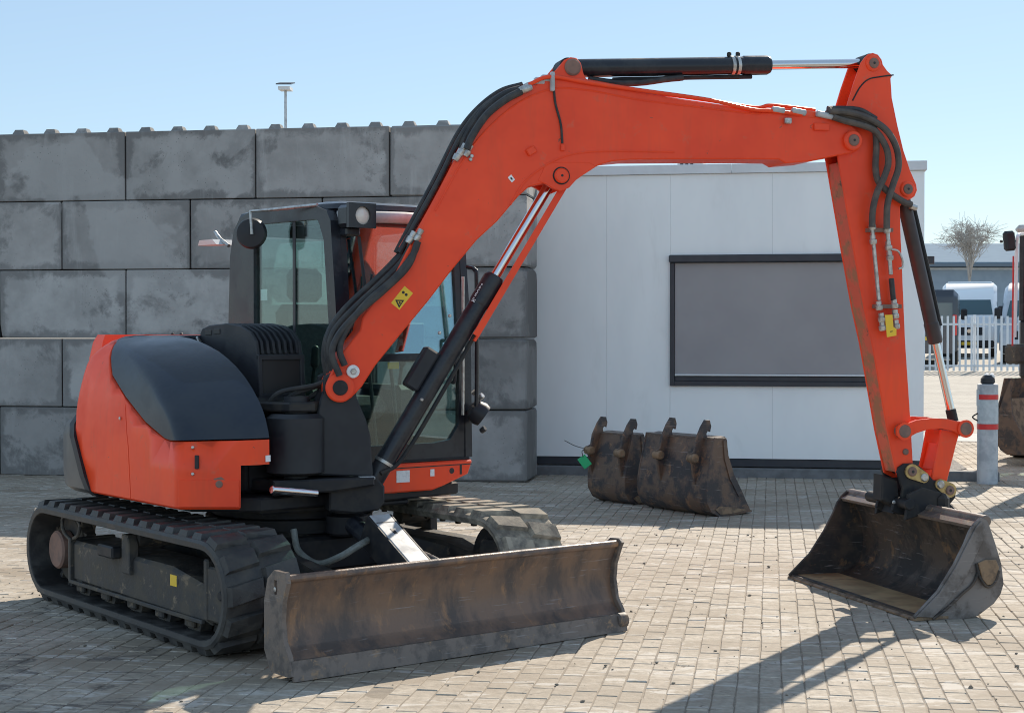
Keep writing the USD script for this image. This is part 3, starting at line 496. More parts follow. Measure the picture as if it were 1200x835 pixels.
def inside(): d = rt.normal(0, 1, 3); d /= np.linalg.norm(d); d[2] = abs(d[2]) * 1.1 - .35; return d
fork = tp + A([.08, 0, 5.2]); limb(tp - A([0, 0, .3]), fork, .13, .04, .07, trunk)
for a in range(15):
    d1 = inside(); e1 = CC + CR * d1 * .6; m1 = limb(tp + A([.01 * a, 0, 2.5 + .18 * a]), e1, .035, .018, .16, trunk)
    for b in range(8):
        e2 = CC + CR * (d1 * .5 + inside() * .42); q0 = (m1, e1)[b % 2]; m2 = limb(q0, e2, .016, .010, .12, crown)
        for c in range(7): limb((m2, e2)[c % 2], e2 + CR * (d1 * .12 + rt.normal(0, .15, 3)), .009, .007, .06, crown)
tree.add('trunk', cat(*trunk), bark); tree.add('crown', cat(*crown), bark)

# ---- spare buckets by the building
AX = A([.56, -.83, 0]) / math.hypot(.56, .83); OP = A([-AX[1], AX[0], 0]); PB = A([1.8627, 14.277, 0]); SB = frame(PB, OP, -AX)   # p opening, q back along the width
def bkp(px, py, a): p = onplane(px, py, PB + a * AX, AX) - PB; return (p @ OP, p[2])
def shell(line, t):
    p = A(line, float); d = np.gradient(p, axis=0); nrm = np.c_[-d[:, 1], d[:, 0]]; nrm /= np.linalg.norm(nrm, axis=1)[:, None]
    return np.vstack([p, (p + nrm * t)[::-1]])
sec = [(.40, .022), (.18, .004), (.02, .0), (-.07, .05), (-.125, .15), (-.128, .30), (-.105, .44), (-.07, .575), (-.025, .765)]
def spare(name, label, q0, q1, ears, zs=.93):
    SB = frame(PB, OP, -AX) @ np.diag([1, 1, zs, 1])
    o = PB - AX * (q0 + q1) / 2; t = Thing(name, label, 'bucket', o, math.atan2(OP[1], OP[0]), 'spare digging buckets')
    sm = spline([(x, 0, z) for x, z in sec], 5)[:, [0, 2]]
    t.add('shell', prism(shell(sm, -.014), q0 + .016, q1 - .016, SB), spare_rust, smooth=40)
    end = [(.41, .02), (.18, .0), (.02, -.004), (-.075, .045), (-.131, .15), (-.134, .30), (-.111, .44), (-.076, .58), (-.031, .77), (.105, .765), (.125, .60), (.20, .40), (.30, .22)]
    for q in (q0, q1 - .018): 
        t.add('side_plate', prism(end, q, q + .018, SB, ch=.003), spare_rust)
    t.add('side_wear_plate', prism([(.35, .045), (.18, .02), (.03, .02), (-.03, .07), (.02, .10), (.15, .085)], q0 - .007, q0 - .0005, SB), bucket_lip)
    t.add('side_wear_strip', prism([(.06, .74), (.10, .75), (.12, .59), (.19, .40), (.31, .19), (.25, .18), (.14, .36), (.075, .56)], q0 - .010, q0 - .0005, SB), spare_rust)
    t.add('cutting_edge', cb((.34, q0 + .02, .012), (.44, q1 - .02, .034), .006, SB), bucket_lip)
    t.add('top_bar', prism([(-.035, .757), (.11, .776), (.115, .745), (-.02, .735)], q0 + .019, q1 - .019, SB, ch=.004), edge_steel)
    for q in ears:
        e = [(-.13, .30), (-.16, .42), (-.165, .50), (-.19, .55), (-.18, .61), (-.14, .63), (-.12, .74), (-.06, .865), (-.01, .935), (.045, .93), (.062, .87), (.05, .815), (.025, .83), (.005, .80), (.015, .745), (-.02, .70), (-.05, .55), (-.09, .40), (-.10, .30)]
        er = t.add('hook_ear', prism(e, q - .014, q + .014, SB, ch=.004), spare_rust)
        c = PB - AX * q; c = c + OP * -.155 + A([0, 0, .565 * zs]); t.add('ear_boss', cyl(c + AX * .05, c - AX * .05, .042, 16, .008), bucket_lip, er)
    return t, o
spare('wide_bucket', 'wide rusty digging bucket standing nearest the excavator arm, beside a narrower one', 0.0, 1.0, (.17, .66))
sb, so = spare('narrow_bucket', 'narrow rusty digging bucket with a green tag on its hook', 1.19, 1.79, (1.25, 1.73), .89)
c = PB - AX * 1.74 + OP * -.205 - A([0, 0, .06]); sb.add('green_tag', cb((-.045, -.06, -.06), (.045, -.052, .06), .003, frame(c + A([0, 0, .455]), (.80, -.05, .60), (.06, 1., 0), (-.60, 0, .80))), green_tag)
sb.add('tag_wire', tube([c + A([0, 0, .57]), c + A([-.03, -.08, .56]), c + A([-.02, -.06, .50])], .004, 6), dark_steel)
sb.add('loose_wire', tube([c + A([0, 0, .58]), c + A([-.10, 0, .61]), c + A([-.20, .02, .66])], .004, 6), dark_steel)

# ---- second excavator at the right edge
EO = A([8.57, 21.6, 0]); ef = A([-.62, -.785, 0]); el = A([.785, -.62, 0]); EM = frame(EO, ef, el)
ex2 = Thing('parked_excavator', 'second excavator standing half out of view beyond the bollard, muddy bucket lowered', 'excavator', EO, math.atan2(ef[1], ef[0]))
for s in (-1, 1):
    y0, y1 = s * .75, s * 1.25
    st = np.vstack([circ((1.35, .36), .36, 10, -90, 90), circ((-1.35, .36), .36, 10, 90, 270)]); tr = ex2.add('track', prism(st, y0, y1, EM, ch=.03), rubber)
    ex2.add('track_plate', prism(np.vstack([circ((1.3, .36), .25, 8, -90, 90), circ((-1.3, .36), .25, 8, 90, 270)]), y1 - s * .02, y1 + s * .012, EM), frame_mat, tr)
ex2.add('turntable', cyl(EO + A([0, 0, .5]), EO + A([0, 0, .92]), .6), dark_steel)
ex2.add('deck', cb((-1.5, -1.2, .88), (1.2, 1.2, 1.05), .03, EM), dark_steel); ex2.add('counterweight', cb((-1.9, -1.2, .9), (-1.2, 1.2, 1.75), .12, EM), black_matt)
ex2.add('engine_cover', cb((-1.19, -1.18, 1.06), (.2, .05, 1.80), .08, EM), orange)
# the cab stands at the camera's side of the machine
cabx = (.02, 1.30); caby = (-1.18, -.02)
for (x, y) in ((cabx[0], caby[0]), (cabx[1] - .07, caby[0]), (cabx[0], caby[1] - .07), (cabx[1] - .07, caby[1] - .07)): ex2.add('cab_pillar', cb((x, y, 1.83), (x + .07, y + .07, 3.02), .012, EM), black_paint)
ex2.add('cab_base', cb((cabx[0], caby[0], 1.06), (cabx[1], caby[1], 1.84), .03, EM), black_paint); ex2.add('cab_roof', cb((cabx[0] - .05, caby[0] - .04, 3.0), (cabx[1] + .08, caby[1] + .04, 3.12), .05, EM), sticker_yellow if False else kerb_mat)
ex2.add('cab_pane', cb((cabx[0] + .06, caby[0] + .02, 1.86), (cabx[1] - .06, caby[0] + .028, 3.0), .001, EM), glass); ex2.add('cab_pane', cb((cabx[1] - .03, caby[0] + .06, 1.86), (cabx[1] - .022, caby[1] - .06, 3.0), .001, EM), glass)
ex2.add('boom', prism([(1.15, 1.1), (1.45, 1.1), (2.9, 3.3), (4.4, 2.75), (4.5, 2.95), (2.85, 3.75), (2.45, 3.6)], .12, .38, EM, ch=.015), orange)
ex2.add('dipper', prism([(4.30, 3.0), (4.6, 3.05), (4.45, 2.4), (3.75, 1.0), (3.55, 1.02), (4.2, 2.5)], .16, .34, EM, ch=.012), orange)
def e3(px, py, z): r = ray(px, py); return CAM + r * (z / r[1])
ex2.add('grab_rail', tube([e3(1189, 395, 20.6), e3(1190.5, 340, 20.6), e3(1191.5, 290, 20.6), e3(1193, 276, 20.6), e3(1199, 274, 20.9)], .024, 8), van_white)
mi = ex2.add('rear_mirror', cb((-.07, -.05, -.145), (.085, .05, .115), .03, frame(e3(1182, 281, 20.5), (.95, .2, .1), (-.2, .95, 0), (-.1, 0, .99))), black_matt)
ex2.add('mirror_knob', cyl(e3(1175, 283, 20.5), e3(1172, 283, 20.5), .018, 10), black_matt, mi); ex2.add('mirror_arm', tube([e3(1187, 283, 20.55), e3(1191, 282, 20.6)], .012, 6, smooth=False), black_matt, mi)
ex2.add('red_stay', tube([e3(1186.5, 405, 20.55), e3(1187.5, 300, 20.55)], .012, 8, smooth=False), red_band)
ex2.add('hydraulic_block', cb((-.10, -.12, -.16), (.3, .2, .10), .04, frame(e3(1193, 412, 20.7), (.9, .3, 0), (-.3, .9, 0))), frame_mat)
bq = e3(1176, 525, 19.9); bq[2] = .0; eb = frame(bq + A([.02, 0, .14]), A([.60, -.80, 0]), A([.80, .60, 0]))
s2 = spline([(x * 1.25, 0, z * 1.25) for x, z in sec], 4)[:, [0, 2]]
bk2 = ex2.add('digging_bucket', cat(prism(shell(s2, -.016), .012, 1.15, eb), prism([(x * 1.25, z * 1.25) for x, z in [(.41, .02), (.18, .0), (.02, -.004), (-.06, .04), (-.10, .15), (-.103, .30), (-.075, .44), (-.02, .58), (.065, .77), (.105, .765), (.06, .60), (.08, .40), (.25, .12)]], 0, .02, eb)), spare_rust, smooth=40)
ex2.add('earth_crust', hull([(x, q, z) for x, z in ((-.06, .1), (.16, .06), (-.07, .55), (.0, .7), (.06, .4)) for q in (.05, 1.0)], eb), bucket_lip, bk2)
# ================================================================ THE EXCAVATOR
ex = Thing('excavator', 'large orange crawler excavator with arched boom, black cab and rusty dozer blade', 'excavator', C, math.atan2(F[1], F[0]))
# ---- tracks
TR, TC, TA, T0 = .285, .315, 1.055, -.055                            # end radius, height of the run's centre, half the distance between the ends
def stadium(r, step=None, n=14):
    return np.vstack([circ((TA + T0, TC), r, n, -90, 90), circ((-TA + T0, TC), r, n, 90, 270)])
def on_loop(s, r):                                       # point and outward normal at arc length s of the loop
    Ls, La = 2 * TA, math.pi * r; s = s % (2 * Ls + 2 * La)
    if s < Ls: return A([T0 - TA + s, TC - r]), A([0, -1.])
    s -= Ls
    if s < La: t = -math.pi / 2 + s / r; return A([T0 + TA, TC]) + r * A([math.cos(t), math.sin(t)]), A([math.cos(t), math.sin(t)])
    s -= La
    if s < Ls: return A([T0 + TA - s, TC + r]), A([0, 1.])
    s -= Ls; t = math.pi / 2 + s / r; return A([T0 - TA, TC]) + r * A([math.cos(t), math.sin(t)]), A([math.cos(t), math.sin(t)])
for sd in (-1, 1):
    li, lo = sd * .655, sd * 1.105; dusty = sd > 0
    o_, i_ = stadium(TR), stadium(TR - .035); n = len(o_)
    def sag(p): return p
    belt = []
    ring = lambda q, l: np.c_[q[:, 0], np.full(n, l), q[:, 1]]
    e = .014
    prof = [(stadium(TR), li + sd * .03), (stadium(TR), lo - sd * .03), (stadium(TR - .006), lo - sd * .010), (stadium(TR - .022), lo), (stadium(TR - .05), lo - sd * .003), (stadium(TR - .055), lo - sd * .012), (stadium(TR - .055), li + sd * .012), (stadium(TR - .022), li), (stadium(TR - .006), li + sd * .010)]
    v = np.vstack([ring(q, l) for q, l in prof]); f = []; K = len(prof); ii = np.arange(n); jj = (ii + 1) % n
    for k in range(K): a, b = k * n, ((k + 1) % K) * n; f += [np.c_[a + ii, b + jj, a + jj], np.c_[a + ii, b + ii, b + jj]]
    m = TM(v, np.vstack(f)); m.fix_normals(); m = tf(m, HM)
    tr = ex.add('track', m, rubber_dust if dusty else rubber, label='left rubber track with pale dust on it' if dusty else 'right rubber track, nearest the camera')
    per = 4 * TA + 2 * math.pi * TR; cnt = 37; pit = per / cnt
    for row in (0, 1):
        for k in range(cnt):
            s = (k + .5 * row) * pit; base = []; top = []
            la, lb = (lo - sd * .012, lo - sd * .222) if row == 0 else (li + sd * .012, li + sd * .232)
            for l, sk in ((la, -.018), (lb, .018)):
                for ds in (-.052, .052):
                    p, nn = on_loop(s + ds + sk * (1 if row == 0 else -1), TR); q = p - nn * .008; w = p + nn * .026; tq, _ = on_loop(s + ds * .80 + sk * (1 if row == 0 else -1), TR); tq = tq + nn * .027
                    base.append((q[0], l, q[1])); inx = (lb - la) * .07; top.append((tq[0], l + (inx if l == la else -inx), tq[1]))
            ex.add('tread_lug', hull(base + top, HM), rubber_dust if dusty else rubber, tr, smooth=False)
    # frame, wheels
    fl = [(-.80, .16), (.97, .145), (.97, .335), (.52, .40), (-.80, .405)]
    tfp = ex.add('track_frame', prism(fl, sd * .74, sd * 1.035, HM, ch=.02), frame_mat)
    ex.add('frame_lip', cb((-.82, sd * 1.036, .148), (.93, sd * 1.058, .170), .004, HM), frame_mat, tfp)
    ex.add('end_plate', cb((-.835, sd * .76, .155), (-.80, sd * 1.055, .42), .006, HM), frame_mat, tfp)
    ex.add('idler_yoke', cat(cb((.95, sd * 1.0, .17), (1.20, sd * 1.045, .455), .012, HM), cb((.95, sd * .72, .17), (1.20, sd * .76, .455), .012, HM), cb((.93, sd * .9, .17), (.98, sd * 1.05, .49), .01, HM)), frame_mat, tfp)
    ex.add('yoke_bolt', cyl(hw(1.12, sd * 1.044, .32), hw(1.12, sd * 1.055, .32), .025, 12), dark_steel, tfp)
    iw = ex.add('idler_wheel', lathe(hw(TA + T0, sd * .80, TC), hw(TA + T0, sd * .96, TC), [(.05, 0), (.225, .02), (.24, .2), (.20, .3), (.20, .7), (.24, .8), (.225, .98), (.05, 1)], 28), frame_mat)
    sp = ex.add('sprocket', cyl(hw(-TA + T0, sd * .83, TC), hw(-TA + T0, sd * .93, TC), .205, 28, .01), frame_mat)
    for k in range(14):
        t = 2 * math.pi * k / 14; c0 = A([T0 - TA + .215 * math.cos(t), TC + .215 * math.sin(t)])
        ex.add('sprocket_tooth', prism([(c0[0] + .03 * math.cos(t + q), c0[1] + .03 * math.sin(t + q)) for q in (0, 1.9, 3.14, 4.38)], sd * .85, sd * .91, HM), frame_mat, sp, smooth=False)
    ex.add('hub_cap', cyl(hw(-TA + T0, sd * .93, TC), hw(-TA + T0, sd * 1.02, TC), .118, 28, .012), mat('hub_primer', (.22, .125, .095), (.16, .10, .08), rough=.7, scale=14, bump=.2) if 'hub_primer' not in MATS else MATS['hub_primer'], sp)
    for k in range(5): 
        a = -.72 + k * .36; ex.add('track_roller', lathe(hw(a, sd * .76, .135), hw(a, sd * 1.0, .135), [(.04, 0), (.085, .02), (.085, .3), (.06, .34), (.06, .66), (.085, .7), (.085, .98), (.04, 1)], 18), frame_mat)
        ex.add('roller_bracket', cb((a - .05, sd * 1.0, .10), (a + .05, sd * 1.03, .20), .01, HM), frame_mat, tfp)
    ex.add('carrier_roller', lathe(hw(.0, sd * .78, .50), hw(.0, sd * 1.0, .50), [(.03, 0), (.055, .03), (.055, .97), (.03, 1)], 16), frame_mat)
    ex.add('carrier_bracket', prism([(-.055, .30), (.055, .30), (.05, .47), (.02, .52), (-.05, .52)], sd * 1.0, sd * 1.06, HM, ch=.006), frame_mat, tfp)
    ex.add('step_box', cb((-.30, sd * 1.036, .375), (-.09, sd * 1.10, .445), .01, HM), dark_steel, tfp)
    for k in range(37):                                  # cast tooth bars standing on the inside of the belt
        s = k * pit; p, nn = on_loop(s, TR - .055)
        for q in (.835, .915):
            c0 = p; tt = A([-nn[1], nn[0]])
            ex.add('guide_horn', hull([(c + [0, 0])[[0]].tolist() + [sd * l] + (c + [0, 0])[[1]].tolist() for c, l in [(c0 + tt * x - nn * y, q + z) for x, y, zz in ((-.022, -.006, .02), (.022, -.006, .02), (-.012, .045, .012), (.012, .045, .012)) for z in (-zz, zz)]], HM), frame_mat, tr, smooth=False)
    lp0 = hw(-.86, sd * 1.02, .42)
    ex.add('tie_loop', tube([hw(-.80, sd * 1.04, .40), hw(-.92, sd * 1.045, .45), hw(-.93, sd * 1.045, .53), hw(-.80, sd * 1.045, .56), hw(-.68, sd * 1.045, .52), hw(-.70, sd * 1.045, .45), hw(-.78, sd * 1.04, .42)], .011, 8), frame_mat, tfp)
    if sd < 0:
        y = ex.add('warning_sticker', cb((.52, -1.037, .30), (.60, -1.0355, .36), .0004, HM), sticker_yellow, tfp); ex.add('sticker_mark', cb((.505, -1.0372, .315), (.52, -1.0356, .345), .0003, HM), ink, y); ex.add('sticker_mark', cb((.60, -1.0372, .315), (.615, -1.0356, .345), .0003, HM), ink, y)
# ---- undercarriage
ex.add('car_body', hull([(a, l, z) for a, l, z in [(sa * .55, s * .52, z) for sa in (-1, 1) for s in (-1, 1) for z in (.30, .44)] + [(sa * .42, s * .40, .52) for sa in (-1, 1) for s in (-1, 1)]], HM), frame_mat)
for sa in (-1, 1):
    for s in (-1, 1): ex.add('frame_leg', hull([(sa * .42, s * .4, .28), (sa * .42, s * .4, .48), (sa * .2, s * .4, .28), (sa * .2, s * .4, .48), (sa * .62, s * .745, .18), (sa * .62, s * .745, .37), (sa * .34, s * .745, .18), (sa * .34, s * .745, .37)], HM), frame_mat)
ex.add('slew_ring', cat(cyl(hw(0, 0, .50), hw(0, 0, .58), .50, 40), cyl(hw(0, 0, .582), hw(0, 0, .66), .46, 40)), dark_steel)
ex.add('undercarriage_cover', cb((.50, -.45, .30), (.62, .45, .50), .02, HM), dark_steel)
# ---- dozer blade
bz = spline([(1.795, 0, .095), (1.735, 0, .16), (1.705, 0, .26), (1.715, 0, .37), (1.765, 0, .475)], 6)[:, [0, 2]]
bl = ex.add('dozer_blade', prism(shell(bz, .016), -1.02, 1.075, HM), rust, smooth=50)
ex.add('cutting_edge', prism([(1.797, .098), (1.812, .098), (1.838, .004), (1.822, .0), (1.775, .085)], -1.035, 1.09, HM, ch=.003), edge_steel, bl)
ex.add('top_rail', tube([hw(1.758, -1.02, .482), hw(1.758, .4, .484), hw(1.758, 1.075, .482)], .021, 12, smooth=False), rust, bl)
nend = [(1.80, .02), (1.83, .03), (1.80, .12), (1.755, .18), (1.735, .28), (1.745, .37), (1.785, .465), (1.77, .515), (1.66, .515), (1.60, .47), (1.565, .36), (1.565, .12), (1.63, .02)]
g = Polygon(nend).buffer(0).difference(sbox(1.665, .40, 1.69, .47)); ex.add('end_plate', sheet(g, -1.045, -1.021, HM), edge_steel, bl)
ex.add('end_plate', prism([(1.80, .02), (1.83, .03), (1.80, .12), (1.755, .18), (1.735, .28), (1.745, .37), (1.785, .465), (1.80, .49), (1.775, .512), (1.70, .508), (1.62, .45), (1.60, .12), (1.66, .02)], 1.076, 1.10, HM, ch=.003), edge_steel, bl)
ex.add('edge_roll', cyl(hw(1.80, 1.03, .06), hw(1.80, 1.105, .06), .045, 18, .012), edge_steel, bl)
ex.add('back_rib', cb((1.62, -1.0, .12), (1.70, 1.05, .24), .02, HM), rust, bl)
ex.add('lifting_bolt', cyl(hw(1.678, -1.046, .425), hw(1.678, -1.052, .425), .012, 10), zinc, bl)
for s in (-1, 1): ex.add('blade_arm', hull([(a, s * (l0 + q), z) for a, l0, zz in ((.45, .33, (.30, .46)), (1.68, .40, (.12, .26))) for q in (-.055, .055) for z in zz], HM), frame_mat)
pa, pb = onL(442, 619, 0), onL(484, 668, 0); gd = (pb - pa) / np.linalg.norm(pb - pa); gx = np.cross([0, 1., 0], gd); 
GF = HM @ frame(pa, gd, A([0, 1., 0]), np.cross(gd, [0, 1., 0])); gl = np.linalg.norm(pb - pa)
ex.add('blade_cylinder', cyl(hw(*(pa + [-.25, 0, .0])) - A([0, 0, .0]), hw(1.62, 0, .24), .055, 20), black_paint)
gp = ex.add('cylinder_guard', cb((-.02, -.065, .07), (gl + .12, .065, .082), .003, GF), light_plate); ex.add('guard_side', cat(cb((-.02, -.080, -.10), (gl + .12, -.066, .08), .003, GF), cb((-.02, .066, -.10), (gl + .12, .080, .08), .003, GF)), dark_steel, gp)
ex.add('guard_slot', cb((.12, -.012, .0822), (.17, .012, .0835), .0005, GF), ink, gp); ex.add('guard_seam', cb((.055, -.064, .0822), (.062, .064, .0835), .0005, GF), ink, gp)
ex.add('hydraulic_pipe', tube([hw(.75, .27, .44), hw(1.2, .24, .40), hw(1.55, .2, .30)], .014, 8), zinc)
ex.add('blade_hose', tube([hw(*onL(344, 620, -.33)), hw(*onL(350, 645, -.33)), hw(*onL(372, 660, -.31)), hw(*onL(398, 652, -.27)), hw(*onL(418, 640, -.18)), hw(.98, -.05, .52)], .019, 10), mat('grey_green_hose', (.20, .21, .19), (.14, .145, .13), rough=.6, scale=20))
ex.add('swivel_joint', lathe(hw(.62, .02, .50), hw(.62, .02, .66), [(.10, 0), (.12, .1), (.12, .7), (.08, .8), (.08, 1)], 20), dark_steel)
# ---- upper structure: deck, counterweight, covers
ex.add('deck', cat(prism([(-.95, -.88), (.40, -.86), (.66, -.56), (.60, -.08), (.62, .0), (.52, .88), (-.95, .9)], .672, .748, HM, 'xy', .01), cb((-.9, -.5, .64), (.55, .5, .671), .01, HM)), dark_steel)
cwp = A([(-.52, -.997), (-1.0, -.985), (-1.14, -.955), (-1.27, -.83), (-1.42, -.5), (-1.48, 0), (-1.42, .5), (-1.27, .83), (-1.14, .955), (-.95, .99), (-.60, .995), (-.60, .8), (-.52, -.8)])
def cw(off):
    q = ccw(cwp); rg = lambda i, z: np.c_[inset(q, i - off), np.full(len(q), z)]
    return man(loft([rg(.05, .685 - off), rg(.012, .715), rg(0, .80), rg(0, 1.03), rg(.02, 1.10), rg(.065, 1.145 + off)]))
nrm = A([-.828, 0, -.561]); off = .146
c0 = cw(0).trim_by_plane(tuple(nrm), off + .062); c1 = cw(.008).trim_by_plane(tuple(nrm), off).trim_by_plane(tuple(-nrm), -(off + .060))
ex.add('counterweight', tf(unman(c0), HM), mat('counterweight_grey', (.10, .095, .09), (.075, .072, .07), rough=.45, scale=4, bump=.08)); ex.add('counterweight_edge', tf(unman(c1), HM), black_matt)
# right cover: orange skirt with the dark moulded cover over its front
def ring(z, af, lr, Ra, Rl, ex_=2.0, ar=-1.0, Rr=.15, ll=-.03):
    p = [(af, ll)]
    a_, b_ = A([af, lr + Rl]), A([af - Ra, lr]); ab = b_ - a_; ln = np.linalg.norm(ab); fr = np.clip((ex_ - 1.05) / .65, 0, 1) * .16 + .12; dd = fr * ln; u_ = ab / ln
    bz_ = lambda p0, p1, p2, t: (1 - t) ** 2 * p0 + 2 * t * (1 - t) * p1 + t * t * p2
    p += [tuple(bz_(a_ + A([0, min(dd, .20)]), a_, a_ + u_ * dd, t)) for t in np.linspace(0, 1, 7)] + [tuple((a_ + b_) / 2)] + [tuple(bz_(b_ - u_ * dd, b_, b_ - A([dd, 0]), t)) for t in np.linspace(0, 1, 7)]
    for t in np.linspace(.06, .94, 6): p.append((af - Ra - dd + (ar + Rr - af + Ra + dd) * t, lr))
    for t in np.linspace(0, 1, 7): th = t * math.pi / 2; p.append((ar + Rr - Rr * math.sin(th), lr + Rr - Rr * math.cos(th)))
    p.append((ar, ll)); p = A(p)[::-1]; return np.c_[p, np.full(len(p), z)]
lev = [(.700, .715, -.965, .23, .29, 1.05), (.712, .73, -.98, .24, .30, 1.05), (.90, .735, -.98, .24, .30, 1.05), (1.075, .735, -.98, .24, .30, 1.05), (1.12, .722, -.978, .25, .32, 1.12), (1.18, .695, -.975, .26, .35, 1.2), (1.234, .665, -.97, .28, .38, 1.32), (1.29, .628, -.964, .31, .41, 1.42), (1.349, .575, -.955, .33, .43, 1.5), (1.41, .51, -.944, .36, .45, 1.55), (1.465, .43, -.93, .38, .46, 1.6), (1.51, .345, -.915, .40, .46, 1.65), (1.55, .245, -.893, .42, .44, 1.7), (1.58, .14, -.868, .43, .42, 1.7), (1.608, .01, -.835, .43, .38, 1.7), (1.626, -.12, -.79, .40, .32, 1.7), (1.638, -.26, -.73, .34, .25, 1.7), (1.645, -.42, -.64, .25, .18, 1.7)]
def ar_of(z): return -1.0 if z < 1.2 else (-1.0 + (z - 1.2) * .22 if z < 1.5 else -.934 + (z - 1.5) * 1.3)
R0 = loft([ring(z, af, lr, Ra, Rl, e_, ar_of(z), .14) for z, af, lr, Ra, Rl, e_ in lev]); body = man(R0)
bpts = [(onL(px, py, -.98)[0], onL(px, py, -.98)[2]) for px, py in ((116, 415), (125, 440), (144, 465), (170, 495), (193, 514), (200, 516.5))]
cutp = [(-.80, 1.66), (-.60, 1.60)] + bpts + [(.75, 1.082), (1.3, 1.095), (1.3, 2.0), (-.80, 2.0)]
def cutter(d): g = Polygon(cutp).buffer(d, join_style=1, quad_segs=4); return man(prism(np.array(g.exterior.coords)[:-1], -1.4, -.345 - d)) - man(cb((-.355, -.548, .60), (1.4, .3, 2.2), .001))
dome = body ^ cutter(-.004)
skirt = body - (cutter(.005) + man(cb((-.355, -.55, .9), (1.4, .3, 2.2), .001)))
skirt = skirt - man(prism([(-.205, 1.30), (-.197, 1.30), (-.125, 1.0), (-.09, .66), (-.098, .66), (-.133, 1.0)], -1.2, -.968))     # panel gap
skirt = skirt - man(cb((.70 - .16, -.70, .60), (1.0, .1, .925), .004)) if False else skirt
notch = man(prism([(-.2, .60), (1.2, .60), (1.2, .955), (.72, .94), (-.2, .94)], -.71, .2))
skirt = skirt.trim_by_plane(tuple(-nrm), -(off + .03)) - notch - man(cb((-.36, -.545, .60), (1.4, .3, 2.2), .001))
hood = ex.add('side_cover', tf(unman(skirt), HM), orange, smooth=35)
ex.add('moulded_cover', tf(unman(dome), HM), dome_mat, hood, smooth=50)
for px, py, w, h, d, m in ((232, 586, .022, .026, -.86, sticker_white), (309, 540, .02, .026, -.58, sticker_white)):
    p = onplane(px, py, hw(.585, -.86, .8) if px < 300 else hw(.737, -.6, 1.0), A([-.0, -1., 0]) if px < 300 else F)
# fittings on the chamfered corner face (its normal looks at the camera)
n45 = (hw(.735 - .12, -.98 + .0, 0) - C); fa, fb = A([.495, -.98, 0]), A([.735, -.68, 0]); fd = (fb - fa) / np.linalg.norm(fb - fa); fn = A([fd[1], -fd[0], 0]); CF = HM @ frame(fa, fd, A([0, 0, 1.]), fn)
def cf(px, py): p = onplane(px, py, (HM @ A([*fa, 1.]))[:3], HM[:3, :3] @ fn); q = np.linalg.inv(CF) @ A([*p, 1.]); return q[:3]
def plate_on(name, px, py, w, h, m, t=.003, up=hood, ch=.001): q = cf(px, py); return ex.add(name, cb((q[0] - w / 2, q[1] - h / 2, .0), (q[0] + w / 2, q[1] + h / 2, t), ch, CF), m, up)
plate_on('sticker', 232, 587, .030, .034, sticker_white); plate_on('sticker_print', 232, 587, .014, .018, ink, .0036)
lt = plate_on('door_latch', 231, 541, .022, .075, black_matt, .014, ch=.004); 
for py in (524, 555): q = cf(226, py); ex.add('latch_bolt', cyl((CF @ A([q[0], q[1], 0, 1.]))[:3], (CF @ A([q[0], q[1], .010, 1.]))[:3], .009, 10), zinc, hood)
q = cf(257, 567); ex.add('towing_eye', cyl((CF @ A([q[0], q[1], 0, 1.]))[:3], (CF @ A([q[0], q[1], .008, 1.]))[:3], .020, 14), MATS['hub_primer'], hood)
ex.add('paint_chip', prism([(q[0] - .03, q[1] + .03), (q[0] + .01, q[1] + .04), (q[0] + .035, q[1] + .02), (q[0] + .03, q[1] - .02), (q[0], q[1] - .03), (q[0] - .02, q[1] - .01)], .0006, .0016, CF, 'xy'), MATS['hub_primer'], hood)
ex.add('sticker', cb((.738, -.575, .955), (.741, -.545, .99), .0005, HM), sticker_white, hood)
ex.add('patch_panel', prism([(.012, .713), (.375, .713), (.375, .80), (.372, .865), (.012, .865)], .0, .004, CF @ frame((0, 0, 0), (1, 0, 0), (0, 1, 0)), 'xy', .001) if False else cb((.006, .716 - .0, .0), (.335, .862, .004), .0015, CF), orange, hood)
ex.add('cover_lock', cyl(hw(-.24, -.979, 1.165), hw(-.24, -.987, 1.165), .010, 12), zinc, hood)
# engine cover across the tail
ecp = A([(-.30, -.352), (-.80, -.50), (-.93, -.80), (-1.10, -.80), (-1.26, -.55), (-1.35, -.2), (-1.36, .2), (-1.28, .6), (-1.10, .90), (-.80, .93), (-.80, -.02), (-.30, -.02)])
q = ccw(ecp); rg = lambda i, z: np.c_[inset(q, i), np.full(len(q), z)]
def prism_stack(levels):
    P = ccw(levels[0][0]); n = len(P); t = earcut(P); v = np.vstack([np.c_[inset(ccw(p), i), np.full(n, z)] for p, i, z in levels]); i = np.arange(n); j = (i + 1) % n; f = [t[:, ::-1], t + n * (len(levels) - 1)]
    for k in range(len(levels) - 1): f += [np.c_[k * n + i, k * n + j, (k + 1) * n + j], np.c_[k * n + i, (k + 1) * n + j, (k + 1) * n + i]]
    return TM(v, np.vstack(f))
eng = ex.add('engine_cover', tf(prism_stack([(ecp, 0, .75), (ecp, 0, 1.50), (ecp, .02, 1.60), (ecp, .045, 1.648)]), HM), orange)
for px in (204, 214): p = onL(px, 390, -.36); ex.add('cover_bolt', cyl(hw(p[0], -.37, 1.645), hw(p[0], -.37, 1.658), .010, 10), dark_steel, eng)
ex.add('left_cover', cb((-.80, .90, .76), (-.60, .985, 1.2), .02, HM), orange)
